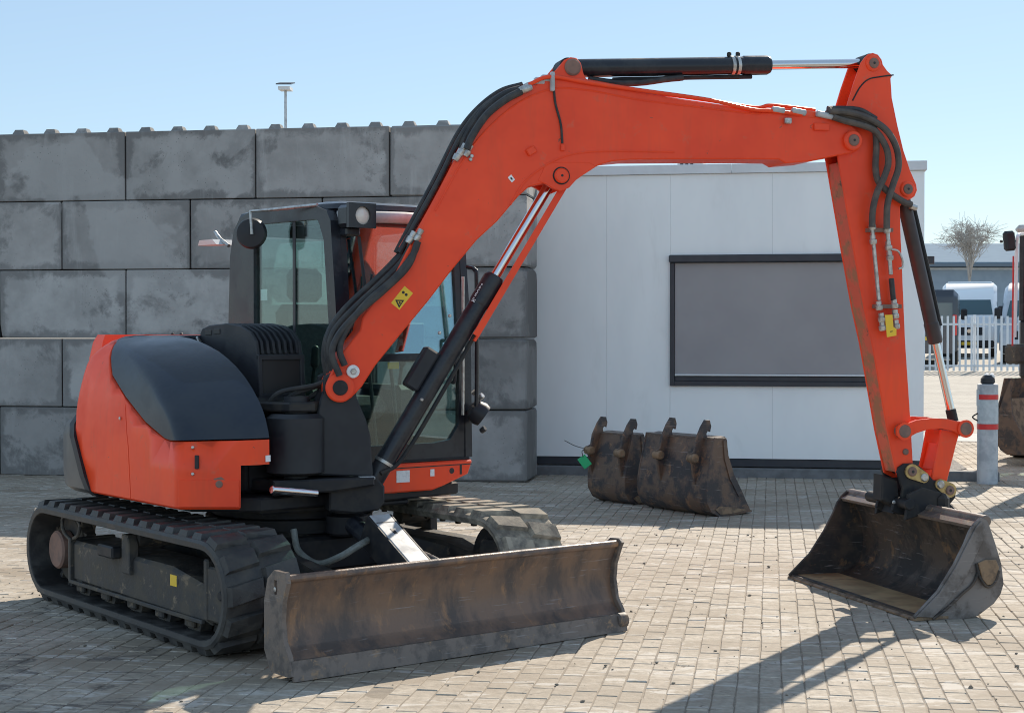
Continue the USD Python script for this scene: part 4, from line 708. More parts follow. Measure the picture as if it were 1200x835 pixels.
# vent cover with slats
vo = [(-.37, 1.45), (-.37, 1.655), (-.345, 1.685), (-.25, 1.705), (-.02, 1.715), (.14, 1.70), (.25, 1.665), (.315, 1.61), (.335, 1.53), (.35, 1.30), (-.05, 1.28)]
vin = [(a * .97 - .004, z - .055) for a, z in vo]
vc = ex.add('air_vent', cat(prism([(a, z) for a, z in vo], -.405, -.380, HM, ch=.006), prism(vo, -.125, -.10, HM, ch=.006)), black_matt)
ex.add('vent_core', prism(vin, -.378, -.127, HM), ink, vc)
for k in range(7):
    l = -.362 + k * .0385; ex.add('vent_slat', prism([(-.345, 1.50), (-.345, 1.685), (-.25, 1.705), (-.02, 1.715), (.14, 1.70), (.25, 1.665), (.315, 1.61), (.33, 1.54), (.30, 1.54), (.28, 1.60), (.2, 1.655), (-.02, 1.675), (-.25, 1.66), (-.30, 1.60)], l - .008, l + .008, HM, ch=.002), black_matt, vc)
ex.add('vent_screen', prism([(.338, 1.525), (.341, 1.525), (.350, 1.31), (.347, 1.31)], -.375, -.13, HM), ink, vc)
ex.add('vent_frame', cat(cb((.325, -.405, 1.50), (.352, -.10, 1.535), .006, HM), cb((.335, -.405, 1.27), (.366, -.10, 1.312), .006, HM), prism([(.325, 1.53), (.352, 1.53), (.366, 1.30), (.335, 1.30)], -.405, -.378, HM, ch=.004), prism([(.325, 1.53), (.352, 1.53), (.366, 1.30), (.335, 1.30)], -.128, -.10, HM, ch=.004)), black_matt, vc)
for k, a in enumerate((-.30, -.19)): ex.add('side_slot', cb((a, -.409, 1.645 + k * .006), (a + .08, -.404, 1.675 + k * .008), .002, HM), ink, vc)
for a, z in ((.0, 1.41), (-.36, 1.60)): ex.add('handle', tube([hw(a, -.40, z), hw(a + .02, -.44, z + .03), hw(a + .07, -.44, z - .02), hw(a + .075, -.40, z - .06)], .008, 8), zinc, vc)
ex.add('front_box', cb((-.1, -.54, .75), (.40, -.12, 1.29), .02, HM), dark_steel); ex.add('valve_block', cb((.38, -.42, .95), (.50, -.16, 1.15), .01, HM), dark_inside)
ex.add('front_panel', cb((.401, -.5, .78), (.412, -.14, .92), .003, HM), dark_steel)
for k, (l, z) in enumerate(((-.38, 1.22), (-.30, 1.2), (-.24, 1.23), (-.19, 1.18))):
    ex.add('control_hose', tube([hw(.38, l, z), hw(.46, l + .05, z + .10), hw(.54, -.14 + .03 * k, 1.36), hw(.62, -.07 + .02 * k, 1.42)], .014, 8), hose_mat)
# ---- cab
cabm = black_paint
SD = [(-.77, .90), (-.775, 1.70), (-.75, 2.15), (-.70, 2.31), (-.62, 2.385), (-.50, 2.415), (.33, 2.398), (.43, 2.37), (.475, 2.31), (.50, 2.1), (.545, 1.7), (.56, .90)]
side = Polygon(SD); wnd = rpoly([(-.44, 1.25), (-.44, 2.335), (.335, 2.325), (.40, 2.2), (.455, 1.7), (.475, 1.25)], .05)
cabf = ex.add('cab', sheet(side.difference(wnd), .0, .06, HM), cabm, smooth=30)
ex.add('side_frame', sheet(side.difference(rpoly([(-.50, 1.0), (-.50, 2.30), (.35, 2.31), (.42, 2.15), (.48, 1.7), (.50, 1.0)], .07)), .91, .96, HM), cabm, cabf)
# front: two windows, the lower one with rounded bottom corners
fo = Polygon([(.061, .90), (.061, 2.37), (.909, 2.37), (.909, .90)]); f1 = rpoly([(.10, 1.535), (.10, 2.29), (.865, 2.29), (.865, 1.535)], .03)
f2 = rpoly([(.10, 1.49), (.865, 1.49), (.865, 1.10), (.80, 1.01), (.68, .995), (.12, .995)], .03)
def lean(m):                                             # the front leans back above the sill
    m = m.copy(); q = (np.linalg.inv(HM) @ np.c_[m.vertices, np.ones(len(m.vertices))].T).T[:, :3]; q[:, 0] -= np.clip((q[:, 2] - 1.5), 0, 1) * .09; m.vertices = (HM @ np.c_[q, np.ones(len(q))].T).T[:, :3]; return m
fr = sheet(fo.difference(f1).difference(f2), .515, .552, HM, 'yz'); fr = fr.subdivide().subdivide()
ex.add('front_frame', lean(fr), cabm, cabf, smooth=False)
ex.add('rear_frame', sheet(sbox(.061, .90, .909, 2.36).difference(rpoly([(.12, 1.6), (.12, 2.28), (.85, 2.28), (.85, 1.6)], .04)), -.755, -.71, HM, 'yz'), cabm, cabf)
rp_ = A([(-.64, .05), (-.70, .12), (-.70, .84), (-.64, .92), (.30, .92), (.44, .86), (.46, .5), (.44, .10), (.32, .05)])
ex.add('roof', tf(prism_stack([(rp_, .0, 2.36), (rp_, -.035, 2.385), (rp_, -.02, 2.415), (rp_, .03, 2.432)]), HM), cabm, cabf)
ex.add('visor', tube([hw(.47, .06, 2.335), hw(.495, .5, 2.345), hw(.47, .90, 2.335)], .036, 12), light_plate, cabf)
ex.add('floor', cb((-.74, .03, .89), (.53, .94, .93), .005, HM), dark_inside, cabf)
ex.add('right_window', sheet(wnd.buffer(.012), .022, .027, HM), glass, cabf); 
ex.add('front_window', lean(sheet(f1.buffer(.012), .532, .537, HM, 'yz').subdivide().subdivide()), glass2, cabf); ex.add('lower_front_window', sheet(f2.buffer(.012), .532, .537, HM, 'yz'), glass, cabf)
ex.add('door_window', sheet(rpoly([(-.49, 1.01), (-.49, 2.29), (.35, 2.30), (.42, 2.15), (.49, 1.7), (.49, 1.01)], .07), .93, .935, HM), glass, cabf)
ex.add('rear_window', sheet(sbox(.13, 1.61, .84, 2.27), -.735, -.73, HM, 'yz'), glass, cabf)
ex.add('window_bar', cb((.02, .012, 1.30), (.05, .021, 2.33), .003, HM), cabm, cabf); ex.add('window_seal', cb((-.43, .012, 1.27), (.46, .02, 1.285), .002, HM), ink, cabf)
st = ex.add('seat', cb((-.50, .24, 1.12), (.02, .72, 1.26), .05, HM), seat_mat); ex.add('backrest', tf(cb((-.06, -.24, 0), (.06, .24, .62), .05), HM @ frame((-.47, .48, 1.24), (.97, 0, .2), (0, 1, 0), (-.2, 0, .97))), seat_mat, st); ex.add('headrest', cb((-.68, .35, 1.86), (-.59, .61, 2.08), .04, HM), seat_mat, st)
ex.add('seat_base', cb((-.45, .3, .93), (-.05, .66, 1.115), .02, HM), dark_inside, st)
for s in (.16, .80):
    cs = ex.add('control_console', cb((-.45, s - .07, .95), (.08, s + .07, 1.33), .03, HM), black_matt); ex.add('joystick', cat(tube([hw(.0, s, 1.33), hw(.03, s, 1.47)], .012, 8, smooth=False), hull(np.vstack([hw(.03, s, 1.47) + .028 * trimesh.creation.icosphere(1).vertices, hw(.035, s, 1.56) + .024 * trimesh.creation.icosphere(1).vertices]))), black_matt, cs)
ex.add('monitor', cb((.36, .12, 1.42), (.42, .32, 1.60), .02, HM), black_matt)
for s in (.40, .56): ex.add('travel_lever', cat(tube([hw(.35, s, .93), hw(.30, s, 1.25), hw(.26, s, 1.45)], .012, 8), cb((.30, s - .06, .95), (.46, s + .06, .97), .008, HM)), black_matt)
ex.add('notice', cb((-.40, .028, 1.86), (-.32, .030, 1.93), .0005, HM), sticker_white, cabf); ex.add('window_label', cb((.53, .36, 1.445), (.5315, .44, 1.485), .0004, HM), sticker_yellow, cabf)
ex.add('wiper', tube([hw(.56, .14, 1.60), hw(.553, .19, 1.85), hw(.53, .16, 2.22)], .010, 8), black_matt, cabf); ex.add('wiper', tube([hw(.56, .17, 1.60), hw(.545, .24, 2.0)], .007, 8), black_matt, cabf)
wk = ex.add('work_light', sheet(sbox(.02, 2.262, .205, 2.405).difference(Point(.118, 2.333).buffer(.052)), .62, .645, HM, 'yz'), black_paint); ex.add('light_housing', cb((.49, .03, 2.268), (.619, .195, 2.398), .02, HM), black_paint, wk); ex.add('lens', lathe(hw(.615, .118, 2.333), hw(.64, .118, 2.333), [(.054, 0), (.052, .5), (.03, 1)], 24), lens_mat, wk)
ex.add('light_bracket', cb((.40, .06, 2.22), (.55, .16, 2.27), .01, HM), black_paint, wk)
mm = onL(295, 273, -.15); rm = ex.add('round_mirror', lathe(hw(mm[0], -.16, mm[2]), hw(mm[0] - .045, -.12, mm[2]), [(.03, 0), (.085, .15), (.096, .6), (.09, 1)], 28), black_matt)
ex.add('mirror_arm', tube([hw(mm[0] + .03, -.165, mm[2] - .01), hw(mm[0] + .02, -.17, mm[2] + .13), hw(mm[0] + .12, -.10, mm[2] + .135), hw(.33, .0, mm[2] + .145)], .010, 8, smooth=False), zinc, rm)
# rear lamp on a bent bracket behind the cab
la = onL(268, 288, 0); l1, l2, l3 = onL(258, 280, 0), onL(252, 272, 0), onL(240, 288, 0)
rl = ex.add('rear_lamp', hull([hw(*(l3 + A([da, dl, dz]))) for da, dl, dz in ((0, -.05, 0), (0, .05, 0), (.28, -.06, -.005), (.28, .06, -.005), (.06, -.07, .03), (.24, -.07, .03), (.06, .07, .03), (.24, .07, .03))]), trim_grey); ex.add('lamp_bracket', tube([hw(*la), hw(*l1), hw(*l2)], .012, 8, smooth=False), zinc, rl)
# left front rail, mirror and camera
ex.add('grab_rail', tube([hw(.58, .91, 2.06), hw(.66, .905, 2.04), hw(.68, .905, 1.95), hw(.68, .905, 1.30), hw(.66, .905, 1.20), hw(.57, .91, 1.18)], .013, 8), black_paint); ex.add('mirror_post', tube([hw(.60, .86, 2.0), hw(.60, .86, 1.16)], .010, 8, smooth=False), zinc)
lm = ex.add('front_mirror', lathe(hw(.62, .90, 1.21), hw(.665, .97, 1.15), [(.03, 0), (.06, .2), (.075, .7), (.068, 1)], 20), black_matt)
for d in ((0, .02, .11), (.02, .05, .08), (.03, .06, -.12)): ex.add('mirror_clamp', cyl(hw(.62 + d[0], .90 + d[1], 1.18 + d[2]), hw(.65 + d[0], .91 + d[1], 1.20 + d[2]), .018, 10), zinc if d[2] > 0 else black_matt, lm)
ex.add('door_handle', tube([hw(.565, .80, 1.62), hw(.60, .80, 1.60), hw(.60, .80, 1.38), hw(.565, .80, 1.36)], .011, 8), black_matt); ex.add('inner_screen', cb((.40, .55, 1.48), (.43, .70, 1.72), .01, HM), black_matt)
ex.add('cab_base', prism([(.02, .718), (.245, .715), (.64, .716), (.72, .738), (.80, .765), (.905, .80), (.935, .872), (.93, .885), (.02, .885)], -.70, .595, HM, 'yz', .008), orange)
ex.add('base_sill', cb((-.68, .03, .886), (.57, .935, .90), .003, HM), dark_steel)
bq = onA(472, 561, .597); ex.add('base_sticker', cb((.5955, bq[1] - .045, .775), (.598, bq[1] + .05, .845), .0005, HM), sticker_white); ex.add('base_sticker', cb((.5955, .62, .80), (.598, .65, .842), .0005, HM), sticker_white)
ex.add('base_hole', cyl(hw(.594, .78, .825), hw(.597, .78, .825), .018, 14), ink); ex.add('base_slot', cb((.5945, .84, .80), (.597, .855, .86), .0005, HM), ink); ex.add('panel_joint', cb((.5952, .34, .857), (.5968, .93, .863), .0004, HM), ink)
# ---- swing post and boom, all in the plane of the boom
BW_ = .125                                               # half the boom's width
def pl(pts, n): return A([bm(px, py, n) for px, py in pts])
def bprism(poly, n0, n1, ch=.006): return prism(poly, -n1, -n0, BM, 'xz', ch)
def pin(px, py, n, r, t=.02, ref=None): c_ = b3(px, py, n); return cyl(c_ - N * .02, c_ + N * t, r, 24, .004)
foot = bm(398, 454, BW_)
post = [(-3.36, .92), (-3.36, 1.22), (-3.33, 1.33), (foot[0] - .09, foot[1] - .03), (foot[0] - .09, foot[1] + .06), (foot[0], foot[1] + .11), (foot[0] + .08, foot[1] + .07), (foot[0] + .10, foot[1] - .06), (-3.085, 1.17), (-3.06, 1.08), (-3.045, .86), (-3.05, .84), (-3.36, .86)]
sw = ex.add('swing_post', cat(bprism(post, BW_ - .045, BW_ - .006, .010), bprism(post, -BW_ + .006, -BW_ + .045, .010), bprism([(-3.36, .86), (-3.36, 1.20), (-3.22, 1.20), (-3.16, 1.0), (-3.16, .86)], -BW_ + .03, BW_ - .03, .01)), black_matt, label='black swing post under the boom foot')
pc = bw(-3.47, .04, 0)
ex.add('swing_housing', cat(lathe(pc + A([0, 0, .86]), pc + A([0, 0, 1.205]), [(.13, 0), (.168, .05), (.168, .93), (.14, 1)], 36), lathe(pc + A([0, 0, .74]), pc + A([0, 0, 1.3]), [(.07, 0), (.07, 1)], 24)), black_matt, sw)
ex.add('post_foot', cat(bprism([(-3.62, .755), (-3.62, .84), (-3.28, .845), (-3.05, .845), (-3.05, .80), (-3.28, .77)], -BW_ - .07, BW_ + .07, .01)), dark_steel, sw)
ex.add('cylinder_lug', cat(bprism([(-3.30, .66), (-3.30, .80), (-3.14, .83), (-3.03, .84), (-2.985, .79), (-2.985, .70), (-3.02, .655), (-3.15, .64)], BW_ - .045, BW_ + .03, .01), bprism([(-3.30, .66), (-3.30, .80), (-3.14, .83), (-3.03, .84), (-2.985, .79), (-2.985, .70), (-3.02, .655), (-3.15, .64)], -BW_ - .03, -BW_ + .045, .01), bprism([(-3.3, .66), (-3.3, .8), (-3.16, .8), (-3.16, .66)], -BW_, BW_, .005)), dark_steel, sw)
for z0, z1 in ((1.215, 1.27), (.765, .835)): ex.add('house_mount', prism([(.0, -.52), (.42, -.48), (.66, -.38), (.70, -.24), (.62, -.12), (.0, -.1)], z0, z1, HM, 'xy', .01), dark_steel)
ex.add('swing_cylinder_rod', cyl(hw(*onL(318, 573.5, -.60)), hw(*onL(371, 577.5, -.30)), .022, 18), chrome)
ex.add('post_ledge', cb((-3.13, -.16, .83), (-3.04, .16, .848), .004, BM), light_plate, sw)
# boom shell, traced as the near side plate
out = [(384, 463), (382, 452), (384, 444), (402, 412), (422, 387), (425, 372), (441, 349), (461, 325), (478, 292), (505, 243), (532, 192), (549, 165), (570, 139), (592, 119), (617, 105), (636, 94), (650, 89), (686, 92), (707, 98.5), (752, 107.5), (800, 116), (853, 123.5), (887, 127.5), (905, 125.5), (947, 129), (979, 134), (1000, 148), (1010, 158), (1011, 168), (1006, 176), (998, 179.5), (975, 183.5), (950, 189), (921, 191.5), (913, 187), (880, 186.5), (800, 186.5), (740, 187), (718, 189), (703, 193), (690, 200), (672, 210), (640, 214), (620, 219), (608, 229.5), (583, 259), (559, 281), (529, 317), (502, 352.5), (470, 391), (440, 428), (424, 453), (412, 466), (398, 470)]
boom = ex.add('boom', bprism(pl(out, BW_), -BW_, BW_, .007), orange, label='long arched orange boom')
lug = [(612, 222), (628, 216), (650, 205), (672, 202), (690, 199), (682, 206), (676, 209), (669, 217), (665, 222), (657, 224), (650, 222), (640, 217), (632, 214), (622, 216)]
rlug = [(640, 190), (690, 190), (699, 195), (682, 206), (675, 211), (667, 220), (657, 224), (648, 221), (640, 216), (630, 212)]
for n0, n1 in ((BW_ - .028, BW_ + .003), (-BW_ - .003, -BW_ + .028)): ex.add('rod_lug', bprism(pl(rlug, BW_), n0, n1, .004), orange, boom)
ear = [(630, 101), (652, 82), (662, 70), (669, 67), (676, 68), (681, 74), (684, 86), (690, 98), (660, 108), (640, 108)]
for n0, n1 in ((.072, .100), (-.100, -.072)): ex.add('cylinder_ear', bprism(pl(ear, .10), n0, n1, .005), orange, boom)
fdisc = b3(398, 454, BW_); ex.add('foot_boss', cyl(fdisc, fdisc + N * .022, .082, 32, .008), orange, boom); ex.add('foot_pin', cyl(fdisc + N * .02, fdisc + N * .03, .043, 24, .005), dark_steel, boom)
c_ = b3(413.5, 435, BW_); bb = ex.add('grease_cover', cyl(c_, c_ + N * .014, .037, 24, .005), sticker_white, boom); ex.add('cover_bolt', cyl(c_ + N * .014, c_ + N * .028, .018, 6, .003), zinc, bb)
c_ = b3(998, 165, BW_); ex.add('tip_boss', cyl(c_ - N * .01, c_ + N * .030, .062, 32, .008), orange, boom); ex.add('tip_pin', lathe(c_ + N * .02, c_ + N * .040, [(.036, 0), (.036, .7), (.030, 1)], 24), MATS['hub_primer'], boom); ex.add('pin_hole', cyl(c_ + N * .039, c_ + N * .042, .008, 10, .001), ink, boom)
c_ = b3(657.6, 206, BW_); ex.add('rod_pin', lathe(c_, c_ + N * .022, [(.044, 0), (.044, .6), (.036, 1)], 28), orange, boom); ex.add('pin_ring', lathe(c_, c_ + N * .006, [(.052, 0), (.052, 1)], 28), dark_steel, boom); ex.add('pin_hole', cyl(c_ + N * .021, c_ + N * .0235, .008, 10, .001), ink, boom)
c_ = b3(671, 79, .10); ex.add('ear_pin', lathe(c_ - N * .19, c_ + N * .014, [(.05, 0), (.05, .96), (.04, 1)], 24), MATS['hub_primer'], boom)
c_ = b3(622, 177, BW_); ex.add('side_block', tf(cb((-.028, -.022, 0), (.028, .022, .02), .005), frame(c_, D * .85 + A([0, 0, .52]), A([0, 0, .85]) - D * .52, N)), orange, boom)
# doubler plate seam, stickers, small fittings
ex.add('weld_seam', tube([b3(px, py, BW_ + .0005) for px, py in ((598, 240), (614, 214), (636, 196), (662, 183), (690, 178), (730, 177), (790, 178))], .006, 6), orange, boom)
ex.add('upper_seam', tube([b3(px, py, BW_ + .0005) for px, py in ((510, 247), (545, 184), (575, 147), (610, 119), (648, 104), (690, 106), (750, 117), (830, 127), (880, 133), (905, 133), (960, 138))], .005, 6), orange, boom)
ys = [(448.5 + 4.2, 325 + 0), ]
stk = pl([(458.2, 354.8), (474, 335), (484, 343.5), (468, 363)], BW_); ss = ex.add('warning_sticker', bprism(stk, BW_ + .0003, BW_ + .0012, .0002), sticker_yellow, boom, smooth=False)
tri = Polygon([(463.0, 351.5), (473.5, 351.0), (468.0, 360.5)]); tri_in = tri.buffer(-1.25)
def flat(g, n): return bprism(pl(list(g.exterior.coords)[:-1], BW_), n, n + .0006, 0)
for g in (Polygon([(463.0, 351.0), (473.8, 351.4), (472.4, 353.0), (465.6, 352.7)]), Polygon([(463.0, 351.0), (465.4, 352.4), (468.6, 358.6), (467.6, 360.8)]), Polygon([(473.8, 351.4), (467.6, 360.8), (467.6, 358.4), (471.6, 352.4)]), Polygon([(467.2, 352.8), (470.0, 354.2), (468.4, 356.6), (467.4, 355)])): ex.add('sticker_mark', flat(g, BW_ + .0013), ink, ss, smooth=False)
for c0 in ((472.6, 342.5), (476, 345.2)): ex.add('sticker_mark', flat(Point(*c0).buffer(1.7, quad_segs=4), BW_ + .0013), ink, ss, smooth=False)
wsx = ex.add('sticker', bprism(pl([(599, 204.5), (603.5, 210.5), (599.8, 214), (595, 208)], BW_), BW_ + .0003, BW_ + .0012, .0002), sticker_white, boom); ex.add('sticker_mark', bprism(pl([(599, 207.5), (601, 210), (599.8, 211.2), (597.6, 208.7)], BW_), BW_ + .0013, BW_ + .0018, .0001), ink, wsx)
gw = ex.add('grease_line', tube([b3(px, py, BW_ + .006) for px, py in ((649, 104), (651, 122), (657, 145), (659, 168))], .007, 8), hose_mat, boom); c_ = b3(659, 173, BW_); ex.add('line_block', tf(cb((-.012, -.02, 0), (.012, .02, .016), .003), frame(c_, D, A([0, 0, 1.]), N)), orange, gw)
ex.add('pipe_clamp', tf(cb((-.013, -.062, 0), (.013, .05, .03), .006), frame(b3(646.5, 95, BW_), D, A([0, 0, 1.]), N)), light_plate, boom)
# pipes along the boom's back and top
def btube(name, pts, n, r, m, up=boom, k=8, sides=10): return ex.add(name, tube([b3(px, py, n) if len((px, py)) == 2 else None for px, py in pts], r, sides, k), m, up)
btube('steel_pipe', [(485, 281), (512, 233), (537, 185), (545, 170)], BW_ - .02, .016, orange); btube('steel_pipe', [(470, 291), (500, 240), (530, 183), (538, 172)], .03, .016, orange)
btube('steel_pipe', [(620, 99), (645, 90), (690, 97), (752, 106), (830, 117), (880, 128), (905, 130), (940, 134)], BW_ + .016, .012, orange); btube('steel_pipe', [(690, 95.5), (752, 106.5), (830, 117.5), (885, 126), (905, 123.5), (955, 129)], .06, .012, orange)
for px, py in ((541, 177), (547.5, 178), (536, 183), (489.5, 277), (481, 279.5)):
    c_ = b3(px, py, BW_ + .004); dd = D * .5 + A([0, 0, .86]); ex.add('hose_coupling', lathe(c_ - dd * .03, c_ + dd * .045, [(.018, 0), (.022, .2), (.022, .5), (.016, .55), (.018, 1)], 12), zinc, boom)
for px, py in ((552.5, 183), (491, 271), (551, 187)): c_ = b3(px, py, BW_); ex.add('bolt', cyl(c_, c_ + N * .014, .011, 10, .003), zinc, boom)
for a, b in (((905, 128), (919, 130)), ((928, 129.5), (944, 132.5)), ((957, 133), (976, 137))): ex.add('pipe_sleeve', cyl(b3(*a, BW_ + .016), b3(*b, BW_ + .016), .019, 14), light_plate, boom)
c_ = b3(922, 142, BW_); ex.add('clamp_block', tf(cb((-.022, -.018, 0), (.022, .018, .03), .005), frame(c_, D, A([0, 0, 1.]), N)), zinc, boom); c_ = b3(962, 149, BW_); ex.add('side_box', tf(cb((-.05, -.022, 0), (.05, .022, .018), .004), frame(c_, D, A([0, 0, 1.]), N)), orange, boom)
# hoses
HS = [[(489, 284), (478, 312), (450, 340), (420, 366), (397, 392), (389, 415), (398, 440)], [(483, 285), (470, 308), (444, 334), (414, 362), (393, 386), (386, 410), (392, 438)], [(478, 290), (464, 306), (438, 330), (408, 358), (389, 384), (383, 410), (388, 440)], [(472, 295), (456, 312), (432, 336), (404, 362), (386, 388), (380, 415), (384, 445)], [(490, 283), (484, 298), (462, 326), (432, 352), (408, 382), (398, 408), (404, 428)]]
for k, h in enumerate(HS): ex.add('boom_hose', tube([b3(px, py, (.155, .09, .03, -.03, .15)[k]) for px, py in h], .019, 10), hose_mat)
for h, n in (([(468, 296), (490, 256), (515, 210), (540, 160), (562, 130), (585, 112), (606, 104)], .06), ([(464, 296), (486, 254), (511, 207), (537, 156), (560, 127), (586, 107), (612, 99)], -.02), ([(478, 288), (498, 250), (521, 208)], -.06)): ex.add('boom_hose', tube([b3(px, py, n) for px, py in h], .016, 10), hose_mat)
for h, n in (([(547, 175), (553, 160), (570, 135), (592, 117), (611, 107)], BW_ + .02), ([(541, 174), (548, 156), (566, 130), (590, 111), (610, 104)], .07)): ex.add('boom_hose', tube([b3(px, py, n) for px, py in h], .022, 10), hose_mat)
ex.add('boom_hose', tube([b3(px, py, .02) for px, py in ((690, 93), (720, 97), (750, 97), (780, 93), (800, 91))], .020, 10), hose_mat)
for px, py, n in ((614, 105, BW_ + .02), (620, 101, .07)): c_ = b3(px, py, n); dd = D * .9 + A([0, 0, .3]); ex.add('hose_coupling', lathe(c_ - dd * .03, c_ + dd * .05, [(.02, 0), (.024, .3), (.024, .6), (.018, 1)], 12), zinc, boom)
for px, py in ((640, 92), (632, 95)): ex.add('pipe_saddle', tf(cb((-.03, -.02, -.02), (.03, .02, .02), .006), frame(b3(px, py, .11), D, A([0, 0, 1.]), N)), light_plate, boom)
# ---- stick: two side plates and a box between them
SW = .088
stick_out = [(1014, 67), (1018, 63.5), (1023, 62), (1029, 64), (1033.5, 70), (1035, 76), (1040, 83), (1046, 88.5), (1044, 92), (1045.5, 115), (1052, 147), (1059, 176), (1067, 200), (1074, 216), (1075, 223), (1072, 230), (1066, 234), (1059, 235.5), (1055, 242), (1055.5, 270), (1058, 330), (1061, 400), (1067, 489), (1070, 543), (1074, 553), (1070, 561), (1062, 562), (1051, 556), (1040, 505), (1022, 402), (1013, 362), (1000, 290), (986, 208), (981, 180), (991, 130), (1000, 100), (1009, 74)]
so_ = pl(stick_out, SW)
stk_ = ex.add('stick', cat(bprism(so_, SW - .016, SW, .004), bprism(so_, -SW, -SW + .016, .004)), orange, label='upright orange stick, paint scratched on its inner face')
box_out = [(985, 190), (1040, 172), (1054, 200), (1053, 242), (1056, 330), (1060, 400), (1066, 500), (1069, 540), (1052, 553), (1040.5, 505), (1022.5, 402), (1013.5, 362), (1000.5, 290), (986.5, 208)]
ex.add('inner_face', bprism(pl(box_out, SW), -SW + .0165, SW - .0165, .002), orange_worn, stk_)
ex.add('back_web', bprism(pl([(1036, 85), (1042, 100), (1043, 118), (1050, 150), (1056, 172), (1050, 174), (1042, 150), (1036, 118), (1030, 95)], SW), -SW + .0165, SW - .0165, .002), orange, stk_)
ex.add('front_web', bprism(pl([(984, 176), (998, 128), (1003, 128), (990, 178)], SW), -SW + .0165, SW - .0165, .002), orange, stk_)
ex.add('plate_seam', tube([b3(px, py, SW + .0005) for px, py in ((999, 118), (1008, 102), (1018, 93), (1032, 90), (1047, 88))], .005, 6), dark_steel, stk_)
for px, py, r in ((1023, 74.4, .05), (1063, 221.7, .05)): c_ = b3(px, py, SW); ex.add('pin_boss', lathe(c_ - N * .01, c_ + N * .012, [(r, 0), (r, .7), (r * .85, 1)], 28), orange, stk_); ex.add('pin_head', lathe(c_ + N * .012, c_ + N * .02, [(.032, 0), (.032, .6), (.026, 1)], 20), MATS['hub_primer'], stk_); ex.add('pin_hole', cyl(c_ + N * .0195, c_ + N * .0225, .008, 10, .001), ink, stk_)
c_ = b3(1061, 529, SW); ex.add('side_bolt', lathe(c_, c_ + N * .012, [(.02, 0), (.02, .6), (.014, 1)], 14), MATS['hub_primer'], stk_)
# tip hoses and stick pipes
TH = [[(976, 137), (992, 142), (1008, 146), (1026, 154), (1038, 172), (1041, 190), (1036, 208), (1028, 225), (1023, 245), (1022, 266)], [(972, 130), (996, 132), (1018, 139), (1038, 152), (1050, 172), (1053, 195), (1046, 218), (1040, 240), (1039, 268)], [(968, 133), (990, 135), (1010, 141), (1024, 150), (1027, 170), (1026, 195), (1029, 212), (1040, 224), (1058, 236), (1068, 240)], [(970, 128), (990, 128), (1008, 130), (1026, 140)]]
for k, h in enumerate(TH): ex.add('tip_hose', tube([b3(px, py, BW_ + (.03, .035, .005, .0)[k]) for px, py in h], .0205, 10), hose_dusty if k < 3 else hose_mat)
for x0, z0, x1, z1 in ((1022, 268, 1030, 352), (1040, 270, 1044, 322), (1044.5, 326, 1047, 352)): ex.add('stick_pipe', cyl(b3(x0, z0, SW + .045), b3(x1, z1, SW + .045), .013 if z1 != 352 or x0 == 1022 else .017, 12), zinc if x0 != 1044.5 else hose_mat, stk_)
for px, py in ((1022, 264), (1023, 281), (1039, 268), (1041, 288), (1042.5, 300), (1030, 358), (1033, 372), (1048, 356), (1049, 368), (1034, 382), (1050, 380)): c_ = b3(px, py, SW + .045); dd = A([0, 0, 1.]) - D * .12; ex.add('hose_coupling', lathe(c_ - dd * .028, c_ + dd * .028, [(.019, 0), (.024, .15), (.024, .5), (.018, .6), (.018, 1)], 12), zinc, stk_)
for py, x0, x1 in ((270, 1014, 1042), (359, 1022, 1052)): a_, b_ = b3(x0, py, SW), b3(x1, py, SW); ex.add('pipe_bracket', hull([p + N * d + A([0, 0, z]) for p in (a_, b_) for d in (0, .05) for z in (-.012, .012)]), MATS['hub_primer'], stk_)
ex.add('bypass_line', tube([b3(px, py, SW + .05) for px, py in ((1043, 292), (1052, 294), (1057, 303), (1058, 312), (1053, 315))], .007, 8), zinc, stk_)
tg = ex.add('yellow_tag', bprism(pl([(1037, 369), (1046, 368.5), (1047, 383), (1050.5, 385), (1050.5, 393), (1039.5, 395)], SW + .07), SW + .068, SW + .070, .0005), sticker_yellow, stk_); ex.add('tag_mark', bprism(pl([(1043, 388), (1046, 387.4), (1046, 388.4), (1043, 389)], SW + .07), SW + .0702, SW + .0708, 0), ink, tg)
# ---- cylinders
def bc(px, py): return b3(px, py, 0)
def cylinder(name, a, b, split, R, r, mbar, label=None):
    a, b = A(a), A(b); s = a + (b - a) * split; d = (b - a) / np.linalg.norm(b - a)
    top = ex.add(name, lathe(a, s, [(R * .6, 0), (R * .97, .01), (R * .97, .86), (R, .865), (R * 1.06, .87), (R * 1.06, .985), (R * .9, 1)], 32), mbar, label=label, smooth=35)
    ex.add('rod', cyl(s - d * .05, b, r, 24), chrome, top); return top, a, b, s, d
ca, cb_ = bc(433, 571), bc(650, 206)
bcyl, a, b, s, d = cylinder('boom_cylinder', ca, cb_, .672, .0585, .031, black_paint, 'black boom cylinder under the boom')
ex.add('rod_eye', cyl(cb_ - N * .07, cb_ + N * .07, .055, 24), dark_steel, bcyl); ex.add('foot_eye', cyl(ca - N * .075, ca + N * .075, .06, 24), dark_steel, bcyl)
up_ = np.cross(d, N); up_ *= np.sign(up_[0])             # square to the cylinder, on its outer lower side
ex.add('rod_guard', hull([bc(*p) + N * n + up_ * q for p in ((664, 212), (553, 399)) for n in (-.062, .062) for q in (-.004, .010)]), orange, bcyl, label='orange guard plate below the rod')
ex.add('guard_lip', cat(hull([bc(*p) + N * n + up_ * q for p in ((663, 213), (556, 394)) for n in (.063, .068) for q in (-.03, .010)])), orange, bcyl)
